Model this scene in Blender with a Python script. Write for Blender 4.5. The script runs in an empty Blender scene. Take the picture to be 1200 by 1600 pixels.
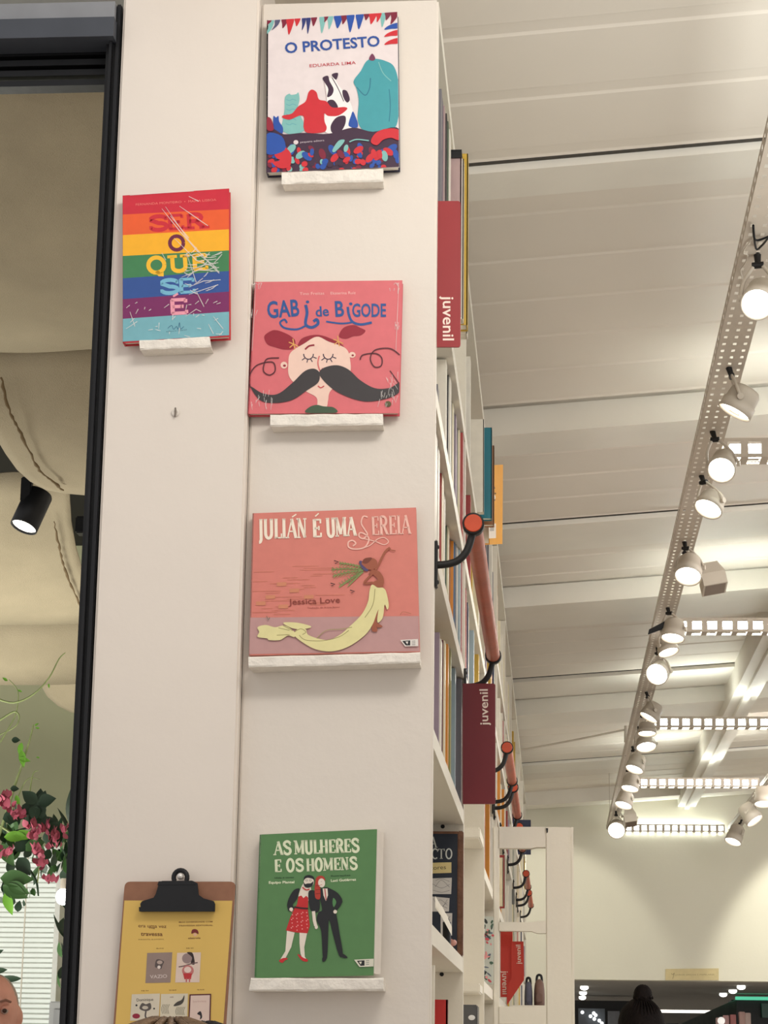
import bpy, bmesh, math, random
from mathutils import Vector, Matrix
from mathutils.geometry import tessellate_polygon
random.seed(7)
SC = bpy.context.scene
COL = SC.collection

# ------------------------------------------------------------------ camera
F = math.sqrt(13600*850 - 187*265)          # focal length in pixels of a 1200x1600 frame
_Y = Vector((265, -850, -F)).normalized()   # depth axis of the shop, in camera axes
_Z = Vector((187, 13600, -F)).normalized()  # up
_X = _Y.cross(_Z).normalized()
EYE = Vector((0, 0, 1.5))
cam = bpy.data.cameras.new('camera')
camo = bpy.data.objects.new('camera', cam)
COL.objects.link(camo)
camo.matrix_world = Matrix.Translation(EYE) @ Matrix((_X, _Y, _Z)).to_4x4()
cam.sensor_fit = 'VERTICAL'
cam.sensor_height = 24
cam.sensor_width = 18
cam.lens = F/1600*24
cam.clip_end = 200
SC.camera = camo

# ------------------------------------------------------------------ world, large lights, exposure
SC.view_settings.view_transform = 'Standard'
SC.view_settings.look = 'None'
SC.view_settings.gamma = 1
SC.view_settings.use_curve_mapping = False
SC.view_settings.exposure = 0.0
W = bpy.data.worlds.new('world')
SC.world = W
W.use_nodes = True
W.node_tree.nodes['Background'].inputs[0].default_value = (1.0, 0.96, 0.925, 1)
W.node_tree.nodes['Background'].inputs[1].default_value = 0.8


def area(name, loc, target, sx, sy, power, col=(1, .96, .915)):
    l = bpy.data.lights.new(name, 'AREA')
    l.shape = 'RECTANGLE'; l.size = sx; l.size_y = sy; l.energy = power; l.color = col
    o = bpy.data.objects.new(name, l); COL.objects.link(o)
    o.location = loc
    o.rotation_euler = (Vector(target)-Vector(loc)).to_track_quat('-Z', 'Y').to_euler()
    return o


# added unseen area lights that brighten pillar, shelves, far wall, side room and ceiling
area('unseen_pillar_fill', (0.3, 2.0, 3.25), (-0.4, 3.4, 3.0), .9, .3, 13)  # added above the frame to brighten the pillar top
area('unseen_aisle_fill', (1.6, 6.5, 3.3), (0.0, 7.5, 1.2), .5, 5, 90)  # added out of view to light the bookcase face
area('unseen_far_fill', (1.6, 12.5, 3.3), (0.5, 13.5, 1.2), .5, 5, 110)  # added out of view to brighten the far end
area('side_room_fill', (-2.4, 6.6, 1.0), (-2.2, 6.4, 3.5), 1.4, 1.4, 56, (1, .98, .88))  # added low and unseen, shines up at the cloth sails
area('ceiling_fill', (1.35, 3.6, 2.5), (1.35, 3.6, 4), 1.4, .9, 20, (.96, 1, .97))  # this and the next: added upward fill without a fixture, brightens the ceiling
area('ceiling_fill', (1.35, 1.2, 2.5), (1.35, 1.2, 4), 1.4, .9, 18, (.96, 1, .97))


# ------------------------------------------------------------------ picture geometry -> place in the shop
def ray(px, py):
    c = Vector((px-600, 800-py, -F))
    return Vector((_X.dot(c), _Y.dot(c), _Z.dot(c)))


def onY(px, py, Y):
    d = ray(px, py); return EYE + d*(Y/d.y)


def onX(px, py, X):
    d = ray(px, py); return EYE + d*(X/d.x)


def onZ(px, py, Z):
    d = ray(px, py); return EYE + d*((Z-EYE.z)/d.z)


def onP(px, py, p, n):
    d = ray(px, py); return EYE + d*((p-EYE).dot(n)/d.dot(n))


# ------------------------------------------------------------------ materials
def lin(c):
    return c/12.92 if c <= .04045 else ((c+.055)/1.055)**2.4


def rgb(r, g, b):
    return (lin(r/255), lin(g/255), lin(b/255), 1)


MATS = {}


def mat(name, col, rough=.6, metal=0, vary=.06, scale=20, bump=0, bscale=60, spec=.4, coat=0, emit=0, alpha=1, trans=0):
    if name in MATS: return MATS[name]
    m = bpy.data.materials.new(name); m.use_nodes = True
    nt = m.node_tree; b = nt.nodes['Principled BSDF']
    c = rgb(*col)
    b.inputs['Roughness'].default_value = rough
    b.inputs['Metallic'].default_value = metal
    b.inputs['Specular IOR Level'].default_value = spec
    b.inputs['Coat Weight'].default_value = coat
    b.inputs['Alpha'].default_value = alpha
    b.inputs['Transmission Weight'].default_value = trans
    tc = nt.nodes.new('ShaderNodeTexCoord')
    if vary and not emit:
        n = nt.nodes.new('ShaderNodeTexNoise'); n.inputs['Scale'].default_value = scale; n.inputs['Detail'].default_value = 3
        r = nt.nodes.new('ShaderNodeMapRange')
        r.inputs['From Min'].default_value = .3; r.inputs['From Max'].default_value = .7
        r.inputs['To Min'].default_value = 1-vary; r.inputs['To Max'].default_value = 1+vary
        mx = nt.nodes.new('ShaderNodeVectorMath'); mx.operation = 'SCALE'
        mx.inputs[0].default_value = c[:3]
        nt.links.new(tc.outputs['Object'], n.inputs['Vector'])
        nt.links.new(n.outputs['Fac'], r.inputs['Value'])
        nt.links.new(r.outputs['Result'], mx.inputs['Scale'])
        nt.links.new(mx.outputs[0], b.inputs['Base Color'])
    else:
        b.inputs['Base Color'].default_value = c
    if bump:
        n2 = nt.nodes.new('ShaderNodeTexNoise'); n2.inputs['Scale'].default_value = bscale; n2.inputs['Detail'].default_value = 4
        bp = nt.nodes.new('ShaderNodeBump'); bp.inputs['Strength'].default_value = bump; bp.inputs['Distance'].default_value = .01
        nt.links.new(tc.outputs['Object'], n2.inputs['Vector'])
        nt.links.new(n2.outputs['Fac'], bp.inputs['Height'])
        nt.links.new(bp.outputs['Normal'], b.inputs['Normal'])
    if emit:
        b.inputs['Emission Color'].default_value = c
        b.inputs['Emission Strength'].default_value = emit
    MATS[name] = m
    return m


def ink(r, g, b, rough=.45, coat=0):
    return mat('ink_%d_%d_%d' % (r, g, b), (r, g, b), rough, vary=.03, scale=60, coat=coat)


WHITE = mat('white_paint', (226, 218, 208), .5, vary=.02, scale=3, bump=.12, bscale=30)
WALLP = mat('white_column_paint', (231, 222, 212), .55, vary=.02, scale=2.5, bump=.1, bscale=22)
SHELFW = mat('white_shelf_paint', (228, 222, 208), .45, vary=.02, scale=4, bump=.05)
CEILP = mat('ceiling_panel_paint', (226, 218, 206), .5, vary=.02, scale=2, bump=.02)
BEAMP = mat('beam_paint', (230, 225, 214), .5, vary=.03, scale=4, bump=.05)
BLACK = mat('black_metal', (30, 31, 34), .4, metal=.3, vary=.1, bump=.05)
IRON = mat('dark_iron', (42, 41, 41), .45, metal=.5, vary=.1)
WOOD = mat('orange_brown_wood', (176, 84, 58), .38, vary=.12, scale=14, bump=.05, spec=.5)
WOODEND = mat('orange_wood_end', (196, 74, 40), .4, vary=.08)
REDP = mat('dark_red_sign', (150, 38, 42), .45, vary=.03)
REDL = mat('bright_red_sign', (214, 62, 48), .45, vary=.03)
PRINTW = mat('white_print', (245, 226, 214), .5, vary=.02)
PAPER = mat('page_paper', (236, 230, 216), .8, vary=.03, scale=80)
LAMPW = mat('lamp_body_white', (196, 186, 172), .45, vary=.03)
LENS = mat('lamp_lens_lit', (255, 248, 232), emit=9)
TUBE = mat('led_tube_lit', (245, 255, 250), emit=24)
LEDGE = mat('white_plaster_ledge', (238, 232, 222), .6, vary=.04, scale=30, bump=.7, bscale=45)
FABRIC = mat('beige_fabric', (176, 164, 138), .9, vary=.08, scale=6, bump=.4, bscale=350)
LEAF = mat('leaf_green', (62, 100, 50), .5, vary=.3, scale=9)
LEAFD = mat('leaf_dark_green', (34, 58, 38), .45, vary=.2, scale=9)
LEAFL = mat('leaf_light_green', (112, 172, 54), .5, vary=.15, scale=9)
PINK = mat('flower_pink', (176, 84, 104), .6, vary=.25, scale=14)
STEM = mat('stem_green', (150, 165, 110), .6, vary=.2)
SKIN = mat('skin_tone', (205, 150, 125), .5, vary=.06, scale=12)
HAIRD = mat('dark_brown_hair', (20, 14, 13), .75, vary=.3, scale=25, bump=.5, bscale=120, spec=.15)


# ------------------------------------------------------------------ mesh builder
ORG = {}


def frame_of(d):
    d = d.normalized()
    a = Vector((0, 0, 1)) if abs(d.z) < .9 else Vector((1, 0, 0))
    u = d.cross(a).normalized()
    return u, d.cross(u).normalized()


class MB:
    def __init__(s): s.v = []; s.f = []; s.m = []; s.mats = []; s.sm = []

    def mi(s, m):
        if m not in s.mats: s.mats.append(m)
        return s.mats.index(m)

    def add(s, vs, fs, m, smooth=False):
        b = len(s.v); s.v += [Vector(p) for p in vs]; k = s.mi(m)
        for f in fs: s.f.append([b+i for i in f]); s.m.append(k); s.sm.append(smooth)
        return s

    def hexa(s, p, m):      # p: bottom 4 then top 4 (same order)
        return s.add(p, [(3, 2, 1, 0), (4, 5, 6, 7), (0, 1, 5, 4), (1, 2, 6, 5), (2, 3, 7, 6), (3, 0, 4, 7)], m)

    def box(s, a, b, m):
        x0, x1 = sorted((a[0], b[0])); y0, y1 = sorted((a[1], b[1])); z0, z1 = sorted((a[2], b[2]))
        return s.hexa([(x0, y0, z0), (x1, y0, z0), (x1, y1, z0), (x0, y1, z0), (x0, y0, z1), (x1, y0, z1), (x1, y1, z1), (x0, y1, z1)], m)

    def bbox(s, a, b, m, r=.004):      # box with bevelled edges
        bm = bmesh.new(); bmesh.ops.create_cube(bm, size=1)
        A, B = Vector(a), Vector(b); c = (A+B)/2; d = B-A
        for v in bm.verts: v.co = Vector((v.co.x*abs(d.x), v.co.y*abs(d.y), v.co.z*abs(d.z))) + c
        bmesh.ops.bevel(bm, geom=bm.edges[:], offset=min(r, min(abs(x) for x in d)*.4), segments=2, affect='EDGES')
        s.addbm(bm, m); return s

    def addbm(s, bm, m, smooth=False):
        bm.verts.ensure_lookup_table()
        for i, v in enumerate(bm.verts): v.index = i
        s.add([v.co.copy() for v in bm.verts], [[v.index for v in f.verts] for f in bm.faces], m, smooth); bm.free()

    def cyl(s, p0, p1, r0, r1, m, n=20, caps=True, smooth=True):
        p0, p1 = Vector(p0), Vector(p1); u, w = frame_of(p1-p0)
        vs = [p + (u*math.cos(2*math.pi*i/n) + w*math.sin(2*math.pi*i/n))*r for p, r in ((p0, r0), (p1, r1)) for i in range(n)]
        s.add(vs, [(i, (i+1) % n, n+(i+1) % n, n+i) for i in range(n)], m, smooth)
        if caps:
            s.add(vs[:n], [list(range(n))[::-1]], m); s.add(vs[n:], [list(range(n))], m)
        return s

    def lathe(s, p0, d, prof, m, n=24, smooth=True):   # prof: (along, radius)
        p0 = Vector(p0); d = Vector(d).normalized(); u, w = frame_of(d)
        vs = [p0 + d*a + (u*math.cos(2*math.pi*i/n) + w*math.sin(2*math.pi*i/n))*r for a, r in prof for i in range(n)]
        fs = [(k*n+i, k*n+(i+1) % n, (k+1)*n+(i+1) % n, (k+1)*n+i) for k in range(len(prof)-1) for i in range(n)]
        s.add(vs, fs, m, smooth)
        return s

    def tube(s, pts, r, m, n=8, smooth=True):
        pts = [Vector(p) for p in pts]; k = len(pts); rr = r if isinstance(r, (list, tuple)) else [r]*k
        vs = []; prev = None
        for i, p in enumerate(pts):
            d = (pts[min(i+1, k-1)]-pts[max(i-1, 0)])
            if prev is None: u, w = frame_of(d)
            else:
                d = d.normalized(); u = (prev - d*prev.dot(d)).normalized(); w = d.cross(u)
            prev = u
            vs += [p + (u*math.cos(2*math.pi*j/n) + w*math.sin(2*math.pi*j/n))*rr[i] for j in range(n)]
        s.add(vs, [(a*n+j, a*n+(j+1) % n, (a+1)*n+(j+1) % n, (a+1)*n+j) for a in range(k-1) for j in range(n)], m, smooth)
        s.add(vs[:n], [list(range(n))[::-1]], m); s.add(vs[-n:], [list(range(n))], m)
        return s

    def ball(s, c, r, m, n=14, k=10, rot=None):
        c = Vector(c); r = r if isinstance(r, (tuple, list)) else (r, r, r)
        vs = []
        for a in range(k+1):
            t = math.pi*a/k
            for b in range(n):
                q = Vector((math.sin(t)*math.cos(2*math.pi*b/n)*r[0], math.sin(t)*math.sin(2*math.pi*b/n)*r[1], math.cos(t)*r[2]))
                if rot: q = rot @ q
                vs.append(c+q)
        s.add(vs, [(a*n+b, (a+1)*n+b, (a+1)*n+(b+1) % n, a*n+(b+1) % n) for a in range(k) for b in range(n)], m, True)
        return s

    def prism(s, pts, off, m):      # polygon pts (3-D, coplanar) extruded by off
        pts = [Vector(p) for p in pts]; n = len(pts); off = Vector(off)
        tr = tessellate_polygon([pts])
        s.add(pts + [p+off for p in pts], [list(t) for t in tr] + [[i+n for i in t][::-1] for t in tr] + [(i, (i+1) % n, n+(i+1) % n, n+i) for i in range(n)], m)
        return s

    def build(s, name, parent=None, org=None):
        me = bpy.data.meshes.new(name)
        o = bpy.data.objects.new(name, me)
        if parent is not None:
            base = ORG[parent]; loc = Vector((0, 0, 0))
        else:
            loc = Vector(org) if org is not None else Vector((0, 0, 0)); base = loc
        me.from_pydata([v-base for v in s.v], [], s.f)
        for m in s.mats: me.materials.append(m)
        me.polygons.foreach_set('material_index', s.m)
        me.polygons.foreach_set('use_smooth', s.sm)
        bm = bmesh.new(); bm.from_mesh(me)
        if not getattr(s, 'flat', False): bmesh.ops.recalc_face_normals(bm, faces=bm.faces)
        bm.to_mesh(me); bm.free()
        me.update()
        COL.objects.link(o)
        if parent is not None: o.parent = parent
        else: o.location = loc
        ORG[o] = base.copy()
        return o


def tag(o, label=None, cat=None, group=None, kind=None):
    if label: o['label'] = label
    if cat: o['category'] = cat
    if group: o['group'] = group
    if kind: o['kind'] = kind
    return o


def thing(name, loc, label, cat, group=None):
    o = bpy.data.objects.new(name, None); COL.objects.link(o); o.location = loc
    o.empty_display_size = .05
    ORG[o] = Vector(loc)
    return tag(o, label, cat, group)


def struct(mb, name, parent=None):
    o = mb.build(name, parent)
    if parent is None: o['kind'] = 'structure'
    return o


def placed(name, me, parent, pos, rot=(0, 0, 0), sc=1):   # a piece sharing mesh data
    o = bpy.data.objects.new(name, me); COL.objects.link(o); o.parent = parent
    o.location = Vector(pos)-ORG[parent]; o.rotation_euler = rot
    o.scale = (sc, sc, sc) if not isinstance(sc, tuple) else sc
    return o


def smooth(pts, n=5, closed=True):
    out = []; k = len(pts)
    rng = range(k if closed else k-1)
    for i in rng:
        g = lambda j: pts[j % k] if closed else pts[max(0, min(k-1, j))]
        p0, p1, p2, p3 = g(i-1), g(i), g(i+1), g(i+2)
        for t in range(n):
            t /= n
            out.append(tuple(.5*((2*p1[a]) + (-p0[a]+p2[a])*t + (2*p0[a]-5*p1[a]+4*p2[a]-p3[a])*t*t + (-p0[a]+3*p1[a]-3*p2[a]+p3[a])*t**3) for a in range(len(p1))))
    if not closed: out.append(tuple(pts[-1]))
    return out


# ------------------------------------------------------------------ flat printing on a plane
_tc = {}


def glyphs(txt, bold):
    key = (txt, bold)
    if key not in _tc:
        cu = bpy.data.curves.new('t', 'FONT'); cu.body = txt; cu.size = 1; cu.resolution_u = 3; cu.offset = bold
        o = bpy.data.objects.new('t', cu); COL.objects.link(o)
        dg = bpy.context.evaluated_depsgraph_get(); dg.update()
        me = bpy.data.meshes.new_from_object(o.evaluated_get(dg))
        _tc[key] = ([v.co.copy() for v in me.vertices], [list(p.vertices) for p in me.polygons])
        bpy.data.objects.remove(o); bpy.data.curves.remove(cu); bpy.data.meshes.remove(me)
    return _tc[key]


def arc(cx, cy, rx, ry, a0, a1, n=10):
    return [(cx+rx*math.cos(math.radians(a0+(a1-a0)*i/n)), cy+ry*math.sin(math.radians(a0+(a1-a0)*i/n))) for i in range(n+1)]


# stroke letters: (width, [(points, thick?)], [serif centre points], [vertical ticks])
SER = {
 'A': (.9, [([(.1, 0), (.5, 1)], 0), ([(.48, 1), (.84, 0)], 1), ([(.24, .34), (.7, .34)], 0)], [(.1, 0), (.84, 0)], []),
 'S': (.72, [(arc(.5, .74, .32, .24, 20, 180, 8)+arc(.5, .26, .32, .24, 90, -160, 12), 1)], [], [(.8, .8), (.18, .2)]),
 'M': (1.15, [([(.18, 0), (.18, 1)], 0), ([(.18, 1), (.56, .1)], 1), ([(.56, .1), (.95, 1)], 0), ([(.95, 1), (.95, 0)], 1)], [(.18, 0), (.95, 0), (.14, 1), (.98, 1)], []),
 'U': (.9, [([(.2, 1)]+[(.2, .3)]+arc(.47, .27, .27, .27, 180, 360, 8)+[(.74, 1)], 1)], [(.2, 1), (.74, 1)], []),
 'L': (.72, [([(.25, 0), (.25, 1)], 1), ([(.25, .02), (.72, .02)], 0)], [(.25, 0), (.25, 1)], [(.72, .12)]),
 'H': (.95, [([(.22, 0), (.22, 1)], 1), ([(.76, 0), (.76, 1)], 1), ([(.22, .5), (.76, .5)], 0)], [(.22, 0), (.22, 1), (.76, 0), (.76, 1)], []),
 'E': (.78, [([(.24, 0), (.24, 1)], 1), ([(.2, .97), (.72, .97)], 0), ([(.2, .03), (.74, .03)], 0), ([(.24, .5), (.58, .5)], 0)], [], [(.72, .88), (.74, .12), (.58, .5)]),
 'R': (.9, [([(.22, 0), (.22, 1)], 1), ([(.22, .97)]+arc(.45, .73, .27, .24, 90, -90, 8)+[(.22, .49)], 1), ([(.48, .49), (.8, 0)], 1)], [(.22, 0), (.82, 0)], []),
 'O': (.9, [(arc(.46, .5, .32, .5, 0, 360, 20), 1)], [], []),
 'N': (.95, [([(.2, 0), (.2, 1)], 0), ([(.2, 1), (.76, 0)], 1), ([(.76, 0), (.76, 1)], 0)], [(.2, 0), (.76, 1), (.16, 1)], []),
 'J': (.55, [([(.35, 1), (.35, .1)]+arc(.18, 0, .17, .2, 20, -100, 6), 1)], [(.35, 1)], []),
 'I': (.45, [([(.24, 0), (.24, 1)], 1)], [(.24, 0), (.24, 1)], []),
 'Q': (.95, [(arc(.46, .5, .34, .5, 0, 360, 20), 1), ([(.46, .1), (.56, -.12), (.74, -.14)], 1)], [], []),
 ' ': (.4, [], [], []),
 'a': (.78, [([(.1, 0), (.5, 1)], 0)], [], []),
}


def clip_poly(pts, cl):
    A = sum(cl[i][0]*cl[(i+1) % len(cl)][1]-cl[(i+1) % len(cl)][0]*cl[i][1] for i in range(len(cl)))
    sg = 1 if A > 0 else -1
    for i in range(len(cl)):
        a, b = cl[i], cl[(i+1) % len(cl)]
        f = lambda p: sg*((b[0]-a[0])*(p[1]-a[1])-(b[1]-a[1])*(p[0]-a[0]))
        out = []
        for j in range(len(pts)):
            p, q = pts[j-1], pts[j]; fp, fq = f(p), f(q)
            if (fp >= 0) != (fq >= 0):
                u = fp/(fp-fq); out.append((p[0]+(q[0]-p[0])*u, p[1]+(q[1]-p[1])*u))
            if fq >= 0: out.append(tuple(q))
        pts = out
        if not pts: return []
    return pts


class Plane:
    """art is drawn in the coordinates of a crop of the photograph and laid on the plane of the cover"""
    def __init__(s, p, n, ox, oy, sc):
        s.p, s.n = p, n; s.ox, s.oy, s.sc = ox, oy, sc; s.mb = MB(); s.mb.flat = True; s.layer = 0; s.clip = None

    def P(s, x, y):
        return onP(s.ox+x/s.sc, s.oy+y/s.sc, s.p + s.n*(.0004+.00002*s.layer), s.n)

    def poly(s, pts, m, up=True):
        if up: s.layer += 1
        if s.clip:
            pts = clip_poly(pts, s.clip)
            if len(pts) < 3: return
        v = [s.P(*p) for p in pts]
        t = tessellate_polygon([[Vector((p[0], -p[1], 0)) for p in pts]])
        s.mb.add(v, [list(x) for x in t], m)

    def blob(s, pts, m, n=5): s.poly(smooth(pts, n), m)

    def ell(s, cx, cy, rx, ry, m, rot=0, n=20):
        c, d = math.cos(math.radians(rot)), math.sin(math.radians(rot))
        s.poly([(cx+rx*math.cos(a)*c-ry*math.sin(a)*d, cy+rx*math.cos(a)*d+ry*math.sin(a)*c) for a in [2*math.pi*i/n for i in range(n)]], m)

    def line(s, pts, w, m, taper=False, up=True, curve=True, n=5):
        if up: s.layer += 1
        if curve and len(pts) > 2: pts = smooth(pts, n, False)
        k = len(pts); L = []; R = []
        for i, p in enumerate(pts):
            a, b = pts[max(i-1, 0)], pts[min(i+1, k-1)]
            dx, dy = b[0]-a[0], b[1]-a[1]; l = math.hypot(dx, dy) or 1
            ww = (w if not taper else w*(.15+.85*math.sin(math.pi*(i+.3)/(k)))) / 2
            L.append((p[0]-dy/l*ww, p[1]+dx/l*ww)); R.append((p[0]+dy/l*ww, p[1]-dx/l*ww))
        if s.clip:
            for i in range(k-1):
                q = clip_poly([L[i], L[i+1], R[i+1], R[i]], s.clip)
                if len(q) > 2: s.mb.add([s.P(*a) for a in q], [list(range(len(q)))], m)
            return
        vs = [s.P(*q) for q in L] + [s.P(*q) for q in R]
        s.mb.add(vs, [(i, i+1, k+i+1, k+i) for i in range(k-1)], m)

    def text(s, txt, p0, p1, h, m, bold=0.0, up=None):
        """baseline p0 -> p1, cap height h"""
        s.layer += 1
        vs, fs = glyphs(txt, bold)
        x0 = min(v.x for v in vs); x1 = max(v.x for v in vs)
        dx, dy = p1[0]-p0[0], p1[1]-p0[1]; l = math.hypot(dx, dy)
        if up is None: up = (dy/l, -dx/l)
        s.mb.add([s.P(p0[0]+dx*(v.x-x0)/(x1-x0)+up[0]*h*v.y/.69, p0[1]+dy*(v.x-x0)/(x1-x0)+up[1]*h*v.y/.69) for v in vs], fs, m)

    def serif(s, txt, p0, p1, h, w, m, thin=.45, ser=1.0, heights=None, cols=None):
        s.layer += 1
        tot = sum(SER[c][0] for c in txt); x = 0
        dx, dy = p1[0]-p0[0], p1[1]-p0[1]; l = math.hypot(dx, dy); ux, uy = dx/l, dy/l
        sx = l/tot
        for i, c in enumerate(txt):
            W_, st, se, ti = SER[c]
            mm = cols[i] if cols else m

            def Q(a, b): return (p0[0]+ux*(x+a)*sx+uy*h*b, p0[1]+uy*(x+a)*sx-ux*h*b)
            for pts, th in st: s.line([Q(*p) for p in pts], w if th else w*thin, mm, up=False, curve=False)
            for a, b in se:
                q = .02 if b == 0 else (-.02 if b == 1 else 0)
                s.line([Q(a-.17*ser, b+q), Q(a+.17*ser, b+q)], w*thin, mm, up=False)
            for a, b in ti: s.line([Q(a, b-.12), Q(a, b+.12)], w*thin, mm, up=False)
            x += W_

    def build(s, name, parent): return s.mb.build(name, parent)

# ------------------------------------------------------------------ key planes of the place
YF = 3.40                                   # front of the bookcase end panel
YC = 3.375                                  # front of the column beside it
XB = onY(679, 800, YF).x                    # face of the long bookcase (spines look to +X)
XS = onY(386, 800, YF).x                    # seam between column and end panel
XL = onY(156, 800, YC).x                    # left edge of the column
YEND = 15.4
zt = lambda y: onX(677, y, XB).z            # height on the bookcase face at the near corner
ZTOP = onY(560, 2, YF).z
CZ0 = 1.5+1.87


def ceil_z(x): return CZ0 + .075*(x+.2)


# ------------------------------------------------------------------ floor, walls, ceiling
FLOORM = mat('floor_polished_concrete', (190, 182, 172), .4, vary=.08, scale=3)
struct(MB().box((-5.5, -3, -.1), (7, 34, 0), FLOORM), 'floor')
FARW = mat('far_wall_paint', (224, 221, 204), .6, vary=.02, scale=2, bump=.05)
YW = 16.3
zop = onY(1050, 1532, YW).z
m = MB()
m.box((-1.2, YW, zop), (5.2, YW+.25, 4.2), FARW)
m.box((-1.2, YW, 0), (-.02, YW+.25, zop), FARW)
m.box((4.6, YW, 0), (5.2, YW+.25, zop), FARW)
struct(m, 'wall_back')
# partition between the two rooms, behind the bookcase
m = MB()
XP1 = XS-.02
m.box((XL+.04, 3.9, 0), (XP1, YW, 4.2), WALLP)
struct(m, 'wall_partition')
m = MB()
ztopdoor = onY(100, 10, YF+.06).z
m.box((-5.2, YF+.03, ztopdoor), (XL-.002, YF+.18, 4.4), mat('upper_wall_grey_paint', (176, 175, 170), .6, bump=.1))
struct(m, 'wall_left')

ceil = MB().box((-.75, -2.5, CZ0+.45), (5.2, YW+.2, CZ0+.5), CEILP)
ceil = struct(ceil, 'ceiling')
# ribbed metal panels between the joints
jt = [-1.6, 1.44] + [onZ(800, yy, CZ0-.02).y for yy in (273, 828, 1067, 1197)] + [YW+.1]
jt[2] -= 0
pan = []
for i in range(len(jt)-1):
    a, b = jt[i]+.02, jt[i+1]-.015
    n = max(3, round((b-a)/.3)); prof = []
    for k in range(n):
        y0 = a+(b-a)*k/n; w = (b-a)/n
        prof += [(y0, .0), (y0+w*.80, .0), (y0+w*.83, .0035), (y0+w*.97, .0035)]
    prof.append((b, 0))
    mb = MB(); vs = []
    for x in (-.74, 5.15):
        for y, dz in prof: vs.append((x, y, ceil_z(x)+dz))
    k = len(prof)
    mb.add(vs, [(j, j+1, k+j+1, k+j) for j in range(k-1)], CEILP)
    vs2 = [(x, y, ceil_z(x)+.05) for x in (-.74, 5.15) for y in (a, b)]
    mb.add(vs2, [(0, 1, 3, 2)], CEILP)
    mb.build('ceiling_panel', ceil)
# flat joint strips and deeper beams running across the shop


def cross_beam(y0, y1, drop, mm=BEAMP, x1=5.1):
    mb = MB(); p = []
    for dz in (-drop, .035):
        for x, y in ((-.74, y0), (x1, y0), (x1, y1), (-.74, y1)): p.append((x, y, ceil_z(x)+dz))
    mb.hexa(p, mm); return mb.build('beam', ceil)


GAPM = mat('joint_shadow_gap', (70, 66, 60), .8)
for ya, yb in ((273, 315), (828, 868), (1067, 1092), (1197, 1210)):
    a = onZ(800, ya, CZ0-.02).y; b = onZ(800, yb, CZ0-.02).y
    cross_beam(a, b, .02)
    cross_beam(a-(.014 if ya < 300 else .008), a-.001, .002, GAPM)
for yb0, yb1 in ((685, 655+62), (952, 988), (1120, 1142)):
    a = onZ(800, yb0, CZ0-.09).y; b = onZ(800, yb1, CZ0-.09).y
    cross_beam(a, b, .085)
    cross_beam(a-.03, a, .0)
cross_beam(YW-.35, YW-.1, .1)
# lengthwise main beam
mb = MB(); p = []
for z in (CZ0-.06, CZ0+.16):
    for x, y in ((.93, 7.6), (1.06, 7.6), (1.06, YW), (.93, YW)): p.append((x, y, z))
mb.hexa(p, BEAMP); mb.box((.98, 7.6, CZ0-.08), (1.01, YW, CZ0-.055), BEAMP); mb.build('main_beam', ceil)

# ------------------------------------------------------------------ white column at the left of the bookcase end
m = MB()
m.bbox((XL, YC, 0), (XS-.001, 3.95, 4.0), WALLP, .004)
struct(m, 'column')
mb = MB()          # little plugged screw hole in the column
c = onY(274, 645, YC-.001)
mb.lathe(c, (0, -1, 0), [(0, .007), (.002, .006), (.001, .003), (.0, .001)], WHITE, 12)
mb.tube([c+Vector((.0, -.002, .008)), c+Vector((.001, -.003, 0)), c+Vector((0, -.003, -.008))], .0015, mat('grey_scuff', (120, 110, 100)), 6)
tag(mb.build('screw_anchor', org=c), 'small scuffed grey screw anchor in the bare column below the rainbow book', 'screw')

# ------------------------------------------------------------------ bookcase
SH = [('A', 12), ('C', 312), ('D', 578), ('E', 829), ('F', 1136), ('G', 1446)]
ZS = {k: zt(y) for k, y in SH}
ZS['A'] = ZTOP
ZS['H'] = ZS['G']-.31; ZS['I'] = ZS['H']-.31; ZS['J'] = ZS['I']-.31
TH = .03
DEP = (XB-XS)-.012
bc = thing('bookcase', (XB-.15, YF, 0), 'long white bookcase running away beside the aisle, its blank end panel facing us', 'bookcase')
mb = MB(); mb.bbox((XS, YF, 0), (XB, YF+.028, ZTOP), WHITE, .003); mb.build('end_panel', bc)
DIV = [4.62, 6.02, 7.4, 8.75, 10.1, 11.45, 12.8, 14.1, YEND]
mb = MB()
mb.box((XS, YF+.03, .02), (XS+.012, YEND, ZTOP-.01), SHELFW)
mb.build('back_panel', bc)
for y in DIV:
    mb = MB(); mb.box((XS+.012, y, 0), (XB, y+.025, ZTOP-.03), SHELFW)
    dv = mb.build('divider', bc)
    for k, zz in ZS.items():
        if k in 'FGH' and y < 7:
            for q in (.022, .14):
                c = Vector((onY(690, 1555, y).x if y < 5 else XB-.1, y-.001, zz-TH-(.004 if q < .1 else .075)))
                hb = MB(); hb.cyl(c, c+Vector((0, .004, 0)), .0045, .0045, BLACK, 10); hb.build('peg_hole', dv)
ys = [YF+.028]+DIV
for k in 'ACDEFGHIJ':
    for i in range(len(DIV)):
        if i == 1 and k in 'FGH': continue
        if k == 'A':
            if i: continue
            mb = MB(); mb.box((XS, YF+.028, ZTOP-.028), (XB, YEND+.025, ZTOP), SHELFW); mb.build('top_board', bc); continue
        mb = MB(); mb.box((XS+.012, ys[i]+(.026 if i else .001), ZS[k]-TH), (XB-.0005, ys[i+1]-.001, ZS[k]), SHELFW); mb.build('shelf', bc)

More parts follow.
